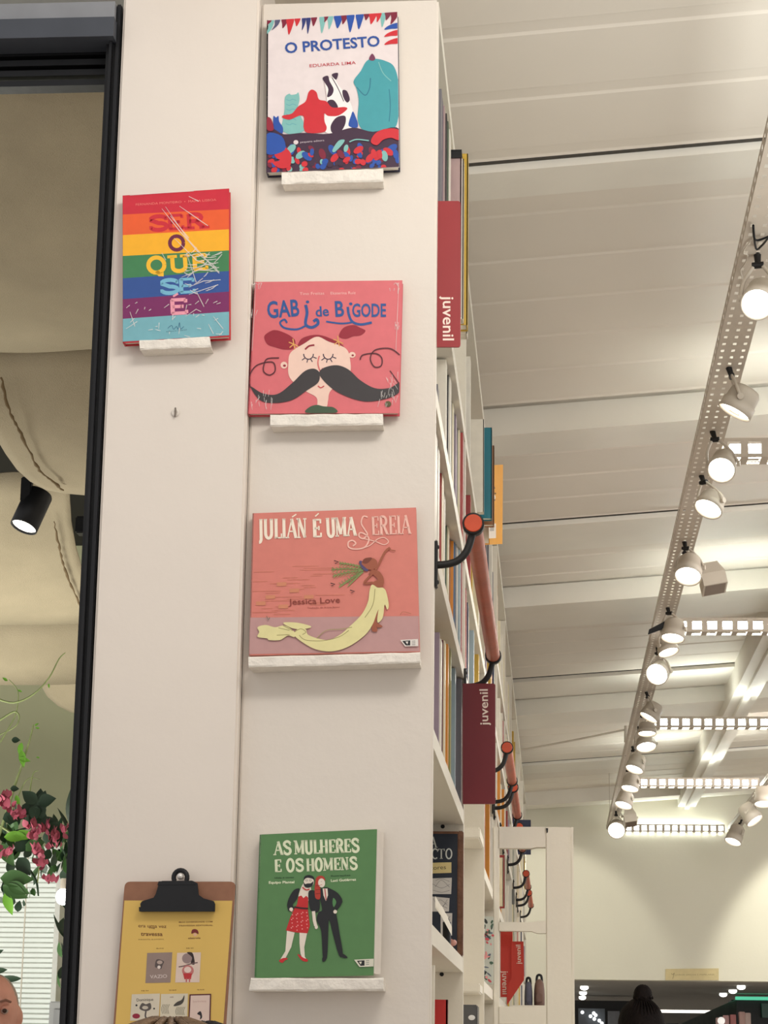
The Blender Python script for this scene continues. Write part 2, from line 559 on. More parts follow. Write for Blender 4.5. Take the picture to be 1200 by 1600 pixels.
# ------------------------------------------------------------------ books standing on its shelves
CN = {'white': (236, 230, 216), 'cream': (232, 222, 190), 'black': (34, 32, 36), 'navy': (44, 52, 84), 'grey': (120, 118, 124), 'lilac': (150, 134, 150),
      'red': (158, 52, 50), 'pink': (206, 150, 140), 'green': (70, 92, 70), 'yellow': (205, 168, 62), 'orange': (214, 140, 50), 'maroon': (96, 34, 44),
      'blue': (70, 110, 150), 'teal': (26, 122, 140), 'olive': (150, 150, 90), 'pale_blue': (150, 168, 178), 'brown': (170, 115, 80), 'mauve': (178, 152, 150),
      'purple': (70, 48, 90)}
COVM = {k: mat('cover_'+k, v, .4, vary=.05, scale=30, coat=.2) for k, v in CN.items()}
ROWN = {'C': 'top shelf', 'D': 'second shelf', 'E': 'third shelf', 'F': 'fourth shelf', 'G': 'fifth shelf', 'H': 'sixth shelf'}


def shelf_book(xr, y0, zb, zt_, col, th, wid, label, group=None, tilt=0, simple=False):
    """spine at xr looking to +X, near cover at y0, standing on zb"""
    zb += .0008; h = zt_-zb; M = COVM[col]
    t = thing('book', (xr-wid/2, y0+th/2, zb), label, 'book', group)
    x0 = xr-wid; b = .0022
    if simple:
        mb = MB(); mb.box((x0, y0, zb), (xr, y0+th, zb+h), M); mb.box((x0-.0005, y0+b, zb+.003), (xr-.004, y0+th-b, zb+h+.0005), PAPER); mb.build('cover', t); return t
    mb = MB()
    mb.box((x0, y0, zb), (xr, y0+b, zb+h), M); mb.box((x0, y0+th-b, zb), (xr, y0+th, zb+h), M)
    mb.box((xr-b, y0+b, zb), (xr, y0+th-b, zb+h), M)
    mb.build('cover', t)
    mb = MB(); mb.box((x0+.004, y0+b, zb+.004), (xr-b, y0+th-b, zb+h-.004), PAPER); mb.build('page_block', t)
    return t


def row(k, lst, bay='nearest bay', ymax=4.60):
    """lst: (right picture edge, top picture y, colour, recess)"""
    out = []
    for px, py, col, rec in lst:
        Y = max((XB-rec)/onY(px, py+90, 1).x, (out[-1][0]+.012) if out else 3.434)
        if k == 'C': Y = min(Y, 3.60+.035*len(out))
        out.append([Y, px, py, col, rec])
    for i, (Y, px, py, col, rec) in enumerate(out):
        nx = out[i+1][0] if i+1 < len(out) else ymax
        th = max(.006, min(.045, (nx-Y)*.93))
        if Y+th > ymax: Y = ymax-th-.001
        ztp = min(onY(px, py, Y).z, ZS[k]+.34) if py else ZS[k]+.26
        above = {'C': 'A', 'D': 'C', 'E': 'D', 'F': 'E', 'G': 'F', 'H': 'G'}[k]
        ztp = min(ztp, ZS[above]-TH-.004)
        if ztp < ZS[k]+.08: ztp = ZS[k]+.2
        where = 'nearest the white end panel' if i == 0 else ('between %s and %s ones' % (out[i-1][3].replace('_', ' '), out[i+1][3].replace('_', ' ')) if i+1 < len(out) else 'last in its row')
        shelf_book(onY(px, py+90, Y).x, Y, ZS[k], ztp, col, th, .17, '%s spine %s, nearest bay, %s' % (col.replace('_', ' '), where, ROWN[k]), 'books in the nearest bay, '+ROWN[k])


row('C', [(689.5, 98, 'grey', .012), (691, 110, 'navy', .012), (694.5, 118, 'mauve', .006), (697.5, 165, 'black', .008), (700, 180, 'green', .008), (702.5, 190, 'white', .004)])
row('D', [(683.5, 600, 'grey', .02), (696.5, 542, 'white', .014), (700.5, 536, 'black', .014), (703.5, 543, 'white', .01), (705.5, 552, 'navy', .016), (708, 548, 'cream', .012), (710, 550, 'black', .014), (712.5, 556, 'lilac', .010), (715, 590, 'grey', .012), (718.5, 608, 'cream', .004), (723, 648, 'red', .002)])
row('E', [(681, 650, 'white', .008), (683, 655, 'grey', .01), (685, 650, 'white', .008), (690, 648, 'red', .012), (691.5, 670, 'cream', .008), (694, 730, 'white', .014), (698, 726, 'green', .022), (700.5, 724, 'cream', .012), (704, 740, 'brown', .02), (708.5, 745, 'orange', .012), (711, 723, 'blue', .012), (713, 726, 'grey', .01), (715.5, 730, 'white', .008), (719, 745, 'pale_blue', .004), (721.5, 745, 'red', .004), (724.5, 762, 'white', .002)])
row('F', [(686, 988, 'lilac', .012), (688.5, 998, 'white', .008), (692, 1000, 'maroon', .012), (694.5, 1001, 'cream', .006), (699.5, 1006, 'orange', .008), (703.5, 1011, 'olive', .012), (711, 1012, 'pale_blue', .012), (721, 1011, 'grey', .004)])
# dark red tag standing on the third shelf
# far bays: crowded rows
LAB = {'white': 'white', 'cream': 'cream', 'yellow': 'yellow', 'pink': 'pink', 'navy': 'navy', 'grey': 'grey', 'green': 'green', 'red': 'red', 'pale_blue': 'pale blue', 'orange': 'orange', 'lilac': 'lilac', 'teal': 'teal'}
BAYN = ['second', 'third', 'fourth', 'fifth', 'sixth', 'seventh', 'eighth', 'ninth']
pal = ['white']*5+['cream']*4+['yellow', 'pink', 'navy', 'grey', 'green', 'red', 'pale_blue', 'orange', 'lilac']
for bi in range(1, 9):
    for k in 'CDEFG':
        if bi == 1 and k in 'FG': continue
        n = 11 if bi < 3 else (7 if bi < 6 else 5)
        a, b = DIV[bi-1]+.04, DIV[bi]-.015; st = (b-a)/n
        cols = [random.choice(pal) for _ in range(n+2)]
        for j in range(n):
            col = cols[j+1]; th = min(.05, st*.9)
            y0 = a+st*j; rec = random.choice([.001, .004, .008, .014, .02, .026])
            gap = ZS[{'C': 'A', 'D': 'C', 'E': 'D', 'F': 'E', 'G': 'F'}[k]]-TH-ZS[k]
            hgt = min(random.uniform(.2, .265), gap-random.uniform(.006, .03))
            nm = LAB[col]
            if bi == 1 and k == 'C' and 5.32 < y0 < 5.85: continue
            if bi == 2 and k == 'G': continue
            if bi == 6 and k == 'D' and 11.8 < y0 < 12.1: continue
            if bi == 3 and k == 'F' and y0 < 8.1: continue
            shelf_book(XB-rec, y0, ZS[k], ZS[k]+hgt, col, th, .16, '%s book between %s and %s ones, %s bay, %s' % (nm, LAB[cols[j]], LAB[cols[j+2]], BAYN[bi-1], ROWN[k]), '%s books, %s, %s bay' % (nm, ROWN[k], BAYN[bi-1]), simple=True)

# ------------------------------------------------------------------ books that stick out and small shelf things
def px_slab(name, label, cat, px0, px1, ytop, ybot, Y, th, col, group=None, sub=None):
    a = onY(px0, ybot, Y); b = onY(px1, ytop, Y)
    t = thing(name, ((a.x+b.x)/2, Y, a.z), label, cat, group)
    mb = MB(); mb.box((a.x, Y, a.z), (b.x, Y+.0025, b.z), col); mb.box((a.x, Y+th-.0025, a.z), (b.x, Y+th, b.z), col); mb.box((b.x-.002, Y, a.z), (b.x, Y+th, b.z), col)
    mb.build('cover', t)
    mb = MB(); mb.box((a.x+.002, Y+.0025, a.z+.003), (b.x-.002, Y+th-.0025, b.z-.003), PAPER); mb.build('page_block', t)
    return t, a, b


def on_shelf(px1, Y, k, ytop, wid, name, label, th, col):
    a = onY(px1, ytop+60, Y).x; z1 = onY(px1, ytop, Y).z; kz = ZS[k]+.0008
    t = thing(name, (a-wid/2, Y, kz), label, 'book')
    mb = MB(); mb.box((a-wid, Y, kz), (a, Y+.0025, z1), col); mb.box((a-wid, Y+th-.0025, kz), (a, Y+th, z1), col); mb.box((a-.002, Y, kz), (a, Y+th, z1), col)
    mb.build('cover', t)
    mb = MB(); mb.box((a-wid+.002, Y+.0025, kz+.003), (a-.003, Y+th-.0025, z1-.003), PAPER); mb.build('page_block', t)
    return t


on_shelf(720.5, 3.84, 'C', 238, .2, 'book', 'dusty pink book with a black top edge jutting out above the upper red sign', .03, COVM['mauve'])
mb = MB(); a = onY(701, 237, 3.835); b = onY(720.5, 246, 3.835)
mb.box((a.x, 3.835, b.z), (b.x+.001, 3.839, a.z+.002), BLACK); mb.box((a.x, 3.835, onY(701, 238, 3.84).z+.0005), (b.x+.001, 3.872, a.z+.004), BLACK)
tag(mb.build('clip', org=(a.x, 3.84, b.z)), 'black clip over the top of the dusty pink jutting book', 'clip')
on_shelf(724.5, 3.88, 'C', 248, .2, 'book', 'white book jutting out between the dusty pink one and the yellow one', .03, COVM['white'])
on_shelf(731, 3.915, 'C', 240, .2, 'book', 'tall yellow book jutting out furthest of the top shelf books', .04, COVM['yellow'])
on_shelf(730, 3.965, 'C', 432, .12, 'book', 'low white book leaning beyond the yellow one on the top shelf', .04, COVM['white'])
on_shelf(768.5, 5.45, 'C', 668, .2, 'book', 'tall teal book jutting out beside the orange book', .03, COVM['teal'])
on_shelf(756, 5.38, 'C', 655, .2, 'book', 'white book jutting out just before the teal one', .03, COVM['white'])
on_shelf(772, 5.52, 'C', 696, .2, 'book', 'brown spined book peeping out above the orange book', .03, COVM['brown'])

# orange book standing face-out
def tilted_book(cs, Ya, Yb, th, colr, name, label):
    """front cover through picture corners TL TR BR BL, left edge at depth Ya, right edge at Yb"""
    A = onY(*cs[3], Ya); B = onY(*cs[0], Ya); C = onY(*cs[2], Yb)
    n = (C-A).cross(B-A).normalized()
    if n.y > 0: n = -n
    q = [onP(x, y, A, n) for x, y in (cs[3], cs[2], cs[1], cs[0])]
    t = thing(name, tuple((q[0]+q[1])/2), label, 'book')
    o = -n*th
    mb = MB()
    mb.prism(q, -n*.002, colr); mb.prism([p+o for p in q], n*.002, colr)
    mb.build('cover', t)
    ins = [q[0].lerp(q[2], .02), q[1].lerp(q[3], .02), q[2].lerp(q[0], .02), q[3].lerp(q[1], .02)]
    mb = MB(); mb.prism([p-n*.0021 for p in ins], o*.82, PAPER); mb.build('page_block', t)
    return t, A, n


t, A, n = tilted_book([(765, 727), (786, 726), (785, 850), (765, 851)], 5.62, 5.76, .02, mat('cover_bright_orange', (234, 162, 40), .4, vary=.05, coat=.2), 'book', 'orange book with small animal drawings and a barcode, jutting out over the aisle')
P = Plane(A, n, 670, 740, 5.715)
P.poly([(535, 450), (600, 445), (600, 575), (537, 580)], ink(232, 220, 208))
for i in range(6): P.poly([(545, 462+i*9), (583, 460+i*9), (583, 465+i*9), (545, 467+i*9)], ink(90, 90, 90))
P.ell(575, 212, 22, 24, ink(235, 226, 215)); P.ell(560, 180, 9, 7, ink(40, 36, 36)); P.ell(594, 178, 7, 7, ink(40, 36, 36)); P.ell(582, 236, 13, 7, ink(40, 36, 36))
P.ell(556, 120, 16, 22, ink(205, 205, 205)); P.line([(540, 95), (575, 105), (590, 135)], 8, ink(60, 55, 55))
P.build('cover_print', t)

# red section signs
def flag_sign(cs, Y, th, m, label, letters, crop, extra=None, word='juvenil'):
    q = [onY(x, y, Y) for x, y in cs]
    t = thing('section_sign', tuple(q[0]), label, 'sign')
    mb = MB(); mb.prism(q, (0, th, 0), m); mb.build('sign_plate', t)
    P = Plane(Vector((0, Y, 0)), Vector((0, -1, 0)), *crop)
    p0, p1, h = letters
    dx, dy = p1[0]-p0[0], p1[1]-p0[1]; l = math.hypot(dx, dy)
    P.text(word, p0, p1, h, PRINTW, .012, up=(dy/l, -dx/l))
    P.build('sign_lettering', t)
    return t


def rounded(x0, y0, x1, y1, r, right=True):
    pts = [(x0, y0)] + arc(x1-r, y0+r, r, r, -90, 0, 5) + arc(x1-r, y1-r, r, r, 0, 90, 5) + [(x0, y1)]
    return pts


flag_sign(rounded(681, 314, 719.5, 542, 4), 3.430, .004, REDP, 'dark red juvenil sign high up against the end of the bookcase', ((103, 840), (103, 1062), 55), (660, 200, 3.2))
flag_sign(rounded(723, 1068, 774, 1256, 3), 4.555, .008, mat('maroon_sign', (116, 30, 40), .4, vary=.03), 'maroon juvenil sign below the near end of the wooden rail', ((322, 267), (320, 105), 37), (650, 1040, 2.857))

# ------------------------------------------------------------------ wooden rails on curved iron brackets
def rail(Y0, Y1, label, b2=True):
    c0 = onY(740, 822, 3.42); x, z = c0.x, c0.z; r = .0145
    t = thing('hand_rail', (x, Y0, z), label, 'rail')
    mb = MB(); mb.lathe((x, Y0+.004, z), (0, 1, 0), [(0, r*.99), (Y1-Y0-.008, r)], WOOD, 24); mb.build('pole', t)
    for y, s in ((Y0, -1), (Y1, 1)):
        mb = MB(); mb.lathe((x, y, z), (0, s, 0), [(-.006, r), (.001, r), (.002, r*.93), (.002, 0)], WOODEND, 24, False); mb.build('end_cap', t)
    for y in ((Y0+.014, Y1-.010) if b2 else (Y0+.014,)):
        mb = MB()
        mb.lathe((x, y-.014, z), (0, 1, 0), [(0, r+.0005), (0, r+.003), (.022, r+.003), (.022, r+.0005)], IRON, 24)
        zz = z-.066
        pts = [(x-.002, y, z-r), (x-.006, y, z-.030), (x-.012, y, z-.045), (x-.024, y, z-.058), (x-.040, y, z-.064), (x-.060, y, zz), (XB+.004, y, zz)]
        mb.tube(smooth(pts, 4, False), .0062, IRON, 12)
        mb.build('bracket', t)
        mb = MB(); mb.bbox((XB, y-.012, zz-.038), (XB+.005, y+.012, zz+.040), IRON, .002)
        for q in (-.028, .03): mb.lathe((XB+.005, y, zz+q), (1, 0, 0), [(0, .004), (.002, .003), (.0025, 0)], IRON, 8)
        mb.build('wall_plate', t)


rail(3.40, 4.615, 'orange brown wooden rail nearest us, its round red end beside the third cover')
rail(6.03, 6.8, 'wooden rail ending right above the white open rack, nearer of two')
rail(6.95, 7.8, 'wooden rail just behind and below the one above the white open rack')
rail(8.2, 9.1, 'wooden rail seen at the top of the upper opening of the white rack')
rail(10.35, 11.2, 'small far wooden rail seen in the middle of the upper rack opening')
rail(11.6, 12.6, 'farthest small rail seen low in the upper rack opening')

# ------------------------------------------------------------------ white open rack standing against the bookcase
YR = 6.92
def rx(px): return onY(px, 1450, YR).x
def rz(py): return onY(835, py, YR).z
rk = thing('open_rack', ((rx(771)+rx(896))/2, YR, 0), 'white open rack end with cut-out windows standing in the aisle below the rails', 'rack')
RD = .045
def rbox(nm, a, b, c, d, dd=RD, mm=SHELFW):
    mb = MB(); mb.bbox((rx(a), YR, rz(d)), (rx(b), YR+dd, rz(c)), mm, .003); mb.build(nm, rk)
mb = MB(); mb.bbox((rx(770.5), YR, 0), (rx(780), YR+RD, rz(1292)), SHELFW, .003); mb.build('stile', rk)
mb = MB(); mb.bbox((rx(853), YR, 0), (rx(893.5), YR+RD, rz(1292)), SHELFW, .003); mb.build('stile', rk)
mb = MB(); mb.box((rx(893.5), YR+.002, 0), (rx(897), YR+.3, rz(1292)), SHELFW); mb.build('side_board', rk)
for a, b in ((1292, 1325.5), (1441, 1455), (1573, 1600), (1700, 1722), (1830, 1850)):
    mb = MB()
    z0, z1 = rz(b), rz(a); x0, x1 = rx(780), rx(853)
    c = .012 if a > 1300 else 0
    pts = [(x0, YR, z0), (x1-.045, YR, z0), (x1-.028, YR, z0+(-.006 if c else .004)), (x1, YR, z0+(-.006 if c else .004)), (x1, YR, z1+(.004 if c else 0)), (x1-.028, YR, z1+(.004 if c else 0)), (x1-.045, YR, z1), (x0, YR, z1)]
    mb.prism(pts, (0, RD, 0), SHELFW); mb.build('cross_rail', rk)
mb = MB()
c = onY(853, 1294, YR-.002)
mb.prism([c, c+Vector((.007, 0, 0)), c+Vector((.006, 0, -.013)), c+Vector((.002, 0, -.016)), c+Vector((.001, 0, -.005))], (0, .003, 0), BLACK)
mb.build('chipped_spot', rk)
# red signs hung inside it
for (x0, y0, x1, y1, pts, lt, lab, Yq) in (
    (782, 1455, 801, 1558, None, ((212, 745), (216, 1058), 78), 'bright red juvenil sign filling the lower left window of the white rack', YR+.15),
    (799, 1471, 819, 1570, [(799, 1471), (818, 1471), (819, 1531), (806, 1550), (792, 1571), (792, 1540), (799, 1530)], ((462, 655), (456, 395), 62), 'bright red pointed juvenil sign, right one in the rack window', YR+.13)):
    flag_sign(pts or [(x0, y0), (x1, y0), (x1, y1), (x0, y1)], Yq, .004, REDL, lab, lt, (760, 1430, 8.571))
# things behind it
def loose(label, cat, name, px0, px1, y0, y1, Y, th, m, group=None):
    a = onY(px0, y1, Y); b = onY(px1, y0, Y)
    mb = MB(); mb.bbox((a.x, Y, a.z), (b.x, Y+th, b.z), m, .003)
    t = thing(name, ((a.x+b.x)/2, Y, a.z), label, cat, group); mb.build('body', t)
    return t, a, b


# navy board standing in the fifth row
t, A, B = None, None, None
Yn = 4.55
a = onY(650, 1480, Yn); b = onY(718, 1303, Yn)
a.z = ZS['G']+.0008
ZG = a.z
t = thing('picture_book', ((a.x+b.x)/2, Yn, ZS['G']), 'large navy cover with pale serif capitals and three small drawings', 'book')
NAVY = mat('cover_dark_navy', (30, 38, 54), .5, vary=.15, scale=20)
mb = MB(); mb.box((XS+.05, Yn, ZG), (b.x-.004, Yn+.003, b.z), NAVY); mb.box((XS+.05, Yn+.024, ZG), (b.x-.004, Yn+.027, b.z), NAVY); mb.build('cover', t)
mb = MB(); mb.box((XS+.055, Yn+.003, ZS['G']+.004), (b.x-.006, Yn+.024, b.z-.004), PAPER); mb.build('page_block', t)
BARK = mat('bark_brown_edge', (112, 78, 60), .7, vary=.25, scale=40, bump=.5)
mb = MB(); mb.bbox((b.x-.004, Yn-.003, ZG), (onY(723.5, 1400, Yn).x, Yn+.03, b.z+.006), BARK, .002); mb.box((XS+.05, Yn-.002, b.z), (b.x-.003, Yn+.027, b.z+.005), BARK); mb.build('spine', t)
P = Plane(Vector((0, Yn, 0)), Vector((0, -1, 0)), 650, 1040, 2.857)
cr = ink(205, 208, 205)
P.serif('A', (58, 812), (92, 812), 48, 6, cr)
_o = {'C': (.8, [(arc(.5, .5, .34, .5, 50, 310, 14), 1)], [], [(.76, .82)]), 'T': (.8, [([(.4, 0), (.4, 1)], 1), ([(.06, .97), (.74, .97)], 0)], [(.4, 0)], [(.06, .9), (.74, .9)])}
SER.update(_o)
P.serif('CTO', (66, 862), (164, 862), 44, 6, cr)
P.poly([(60, 880), (158, 878), (158, 925), (60, 928)], ink(214, 196, 140))
P.text('tores', (66, 912), (134, 908), 18, ink(40, 36, 30))
for (x0, y0, x1, y1, s) in ((66, 950, 160, 1020, -3), (66, 1030, 150, 1098, 8), (110, 1105, 162, 1205, 0)):
    P.poly([(x0, y0), (x1, y0+s), (x1-3, y1), (x0, y1)], ink(204, 200, 196))
    for i in range(4): P.line([(x0+6+random.random()*20, y0+10+i*14), ((x0+x1)/2, y0+random.random()*(y1-y0)), (x1-10, y0+14+i*13)], 1.6, ink(110, 108, 110))
P.build('cover_print', t)
t, a_, b_ = loose('small pink paper figure standing at the edge of the fifth shelf', 'toy', 'paper_figure', 702, 708, 1467, 1497, 4.35, .004, COVM['pink'])
mb = MB(); mb.ball(onY(709, 1473, 4.35), .006, COVM['pink']); mb.build('ear', t)
for i, (x0, x1, y0, y1) in enumerate(((680, 700, 1418, 1447), (690, 706, 1432, 1462))):
    mb = MB(); q = [onY(x0, y0-18, 4.1), onY(x0, y0, 4.1), onY(x1, y1, 4.2), onY(x1, y1-14, 4.2)]
    mb.prism(q, (0, .003, 0), PAPER); t2 = mb.build('flyer', org=tuple(q[1])); tag(t2, ['upper white folded flyer leaning before the navy cover', 'lower white folded flyer leaning before the navy cover'][i], 'flyer')
mb = MB(); q = onY(698, 1485, 4.22); mb.cyl((q.x, q.y, ZS['G']), (q.x, q.y, ZS['G']+.05), .008, .008, BLACK, 12); mb.cyl((q.x, q.y, ZS['G']+.05), (q.x, q.y, ZS['G']+.056), .006, .004, BLACK, 12)
tag(mb.build('pen_cup', org=(q.x, q.y, ZS['G'])), 'small black holder on the fifth shelf before the navy cover', 'cup')
ZHH = ZS['H']+.0008
# below: red book, white book edge
Yq = 3.98
a = onY(699.5, 1562, Yq)
t = thing('book', (a.x-.05, Yq, ZHH), 'bright red book cover facing us at the very bottom of the nearest bay', 'book')
mb = MB(); mb.box((a.x-.16, Yq, ZHH), (a.x, Yq+.003, a.z), mat('cover_bright_red', (190, 46, 42), .4)); mb.box((a.x-.16, Yq+.02, ZHH), (a.x, Yq+.023, a.z), COVM['red']); mb.box((a.x-.003, Yq, ZHH), (a.x, Yq+.023, a.z), COVM['red']); mb.build('cover', t)
mb = MB(); mb.box((a.x-.158, Yq+.003, ZHH+.003), (a.x-.004, Yq+.02, a.z-.003), PAPER); mb.build('page_block', t)
a = onY(679, 1508, 3.62)
t = thing('book', (a.x-.08, 3.62, ZHH), 'thin white book edge beside the end panel below the navy cover', 'book')
mb = MB(); mb.box((a.x-.15, 3.62, ZHH), (a.x, 3.636, a.z), COVM['white']); mb.build('cover', t)
mb = MB(); mb.box((a.x-.155, 3.6222, ZHH+.002), (a.x-.15, 3.634, a.z-.002), PAPER); mb.build('page_block', t)
# second bay, lower rows: nearly empty, a dark box
t, a_, b_ = loose('dark grey glossy box on a low shelf of the second bay', 'box', 'storage_box', 700, 746, 1570, 1680, 5.2, .12, mat('dark_grey_gloss', (84, 84, 86), .25))
a_z = ZS['H']
mb = MB(); c = onY(737, 1590, 5.198); mb.ball(c, (.008, .001, .006), mat('pale_star_sticker', (225, 225, 225), .5)); mb.build('sticker', t)
mb = MB(); z = onY(740, 1303, 5.4).z
x0 = XS+.013; 
# dummy small ledge inside the second bay
x1 = onY(757, 1310, 5.9).x
mb.bbox((x0, 5.72, onY(740, 1320, 5.9).z), (min(x1, XB-.002), 6.019, onY(740, 1303, 5.9).z), SHELFW, .003)
mb.build('short_shelf', bc)
mb = MB(); mb.bbox((x0, 5.8, onY(740, 1553, 5.9).z), (onY(752, 1545, 5.9).x, 6.019, onY(740, 1538, 5.9).z), SHELFW, .003)
mb.build('short_shelf', bc)
# floral book in the third bay
t, a_, b_ = loose('book with a floral black, green and red cover at the edge of the third bay', 'book', 'floral_book', 755, 771, 1432, 1538, 6.85, .02, mat('floral_base', (196, 200, 190), .5))
P = Plane(Vector((0, 6.85, 0)), Vector((0, -1, 0)), 0, 0, 1)
for i in range(34):
    x = random.uniform(756, 770); y = random.uniform(1436, 1534)
    P.ell(x, y, random.uniform(1, 2.4), random.uniform(2, 5), random.choice([ink(52, 58, 56), ink(70, 96, 80), ink(196, 76, 86), ink(90, 100, 120), ink(228, 150, 150)]), random.uniform(0, 180), 8)
P.build('cover_print', t)
for lab, px, Y, k, yt, c in (
    ('navy book standing up above the top edge of the white rack', 829.5, 12.0, 'D', 1281, 'navy'),
    ('yellow book edge at the left of the upper rack opening', 780, 7.56, 'F', 1345, 'yellow'),
    ('tall pale yellow book at the left of the upper rack opening', 786, 7.66, 'F', 1340, 'cream'),
    ('thin red book beside the pale yellow one in the rack opening', 788.5, 7.76, 'F', 1336, 'red')):
    on_shelf(px, Y, k, yt, .16, 'book', lab, .03, COVM[c])
mb = MB(); a = onY(804, 1389, 10.1); b = onY(804, 1413, 10.1); mb.bbox((XB+.0003, 10.1, b.z), (a.x, 10.125, a.z), mat('plate_grey', (120, 118, 112), .5), .002)
tag(mb.build('grey_plate', org=(XB, 10.1, b.z)), 'small grey plate on the bookcase face behind the small iron brackets', 'plate')
tz = onY(835, 1572.5, 9.1).z
tb = thing('display_table', (onY(830, 1572, 9.1).x, 9.1, 0), 'tall white display table behind the rack, carrying two bags', 'table')
x0, x1 = XB+.02, onY(853, 1572, 9.1).x
mb = MB(); mb.bbox((x0, 8.9, tz-.03), (x1, 9.4, tz), SHELFW, .003); mb.build('table_top', tb)
for x in (x0+.02, x1-.05):
    for y in (8.92, 9.34):
        mb = MB(); mb.box((x, y, 0), (x+.03, y+.03, tz-.03), SHELFW); mb.build('leg', tb)


def bag(px0, px1, ytop, Y, th, m, name, label):
    a = onY(px0, 1572, Y); b = onY(px1, ytop, Y); cx = (a.x+b.x)/2; w = (b.x-a.x)/2; h = b.z-tz
    t = thing(name, (cx, Y+th/2, tz), label, 'bag'); mb = MB(); n = 16; vs = []
    prof = [(0, .86), (.06, .98), (.3, 1), (.6, .95), (.85, .8), (.96, .5), (1, .05)]
    for z, r in prof:
        for i in range(n):
            u = 2*math.pi*i/n; c, s_ = math.cos(u), math.sin(u)
            vs.append((cx+w*r*math.copysign(abs(c)**.6, c), Y+th/2+th/2*r*math.copysign(abs(s_)**.6, s_), tz+h*z))
    mb.add(vs, [(k*n+i, k*n+(i+1) % n, (k+1)*n+(i+1) % n, (k+1)*n+i) for k in range(len(prof)-1) for i in range(n)], m, True)
    mb.add(vs[:n], [list(range(n))[::-1]], m); mb.build('body', t)
    mb = MB(); mb.bbox((cx-w*.6, Y-.008, tz+h*.12), (cx+w*.6, Y+th*.2, tz+h*.45), m, .004); mb.build('pocket', t)
    q = [(cx-w*.5, Y+th/2, tz+h*.86), (cx-w*.35, Y+th/2, tz+h*1.12), (cx+w*.35, Y+th/2, tz+h*1.12), (cx+w*.5, Y+th/2, tz+h*.86)]
    mb = MB(); mb.tube(smooth(q, 5, False), .005, BLACK, 8); mb.build('handle', t)


bag(819, 832, 1533, 9.0, .12, mat('bag_slate', (96, 96, 112), .8), 'backpack', 'grey blue backpack low in the rack window')
bag(834, 851, 1529, 9.0, .14, mat('bag_brown', (126, 98, 88), .6), 'shoulder_bag', 'brown leather bag at the right of the low rack window')

# ------------------------------------------------------------------ display ledges and the covers on show
def ledge(cs, dep, wallY, label):
    Yq = wallY-dep
    q = [onY(x, y, Yq) for x, y in cs]          # TL TR BR BL of the front face
    t = thing('display_ledge', tuple((q[2]+q[3])/2 + Vector((0, dep, 0))), label, 'ledge', None)
    n = 12; mb = MB(); rnd = random.Random(len(label))
    # front lip, slightly uneven like hand plastered wood
    def ring(p0, p1, p2, p3, y0, y1):
        f = []
        for i in range(n+1):
            u = i/n; j = lambda: rnd.uniform(-.0007, .0007)
            a = p0.lerp(p1, u); b = p3.lerp(p2, u)
            f.append([a+Vector((0, y0-Yq+.0015+j(), j())), a+Vector((0, y1-Yq, j())), b+Vector((0, y1-Yq, j())), b+Vector((0, y0-Yq+.0015+j(), j())), b+Vector((0, y0-Yq+j(), .0025)), a+Vector((0, y0-Yq+j(), -.0025))])
        vs = [v for r in f for v in r]; k = 6
        fs = [(i*k+a, i*k+(a+1) % k, (i+1)*k+(a+1) % k, (i+1)*k+a) for i in range(n) for a in range(k)]
        mb.add(vs, fs, LEDGE); mb.add(f[0], [tuple(range(6))], LEDGE); mb.add(f[-1], [tuple(range(6))[::-1]], LEDGE)
    ring(q[0], q[1], q[2], q[3], Yq, Yq+.008)
    mb.build('front_lip', t)
    mb = MB()
    up = Vector((0, 0, -.006))
    o1, o2 = Vector((0, .0075, 0)), Vector((0, dep-.0005, 0))
    i0 = Vector((.001, 0, 0))
    mb.hexa([q[3]+o1+i0, q[2]+o1-i0, q[2]+o2-i0, q[3]+o2+i0, q[0]+o1+up+i0, q[1]+o1+up-i0, q[1]+o2+up-i0, q[0]+o2+up+i0], LEDGE)
    mb.build('ledge_board', t)
    return t


ledge([(440, 269), (598.5, 263), (598.5, 283), (440, 287.5)], .034, YF, 'short white plaster ledge holding the topmost cover')
ledge([(217.6, 532), (327, 525.5), (329.5, 541.5), (218.3, 546.5)], .036, YC, 'small white ledge under the rainbow cover on the column')
ledge([(422.3, 647.5), (598, 646), (598.6, 663.3), (422.3, 666.4)], .036, YF, 'white chipped ledge under the pink moustache cover')
ledge([(388, 1026), (656.3, 1019), (656.3, 1035.5), (388.5, 1042.5)], .052, YF, 'long white ledge under the coral cover')
ledge([(392, 1528), (599, 1528), (599, 1547.7), (389, 1548.7)], .06, YF, 'rough white ledge under the green cover, lowest of the ledges')


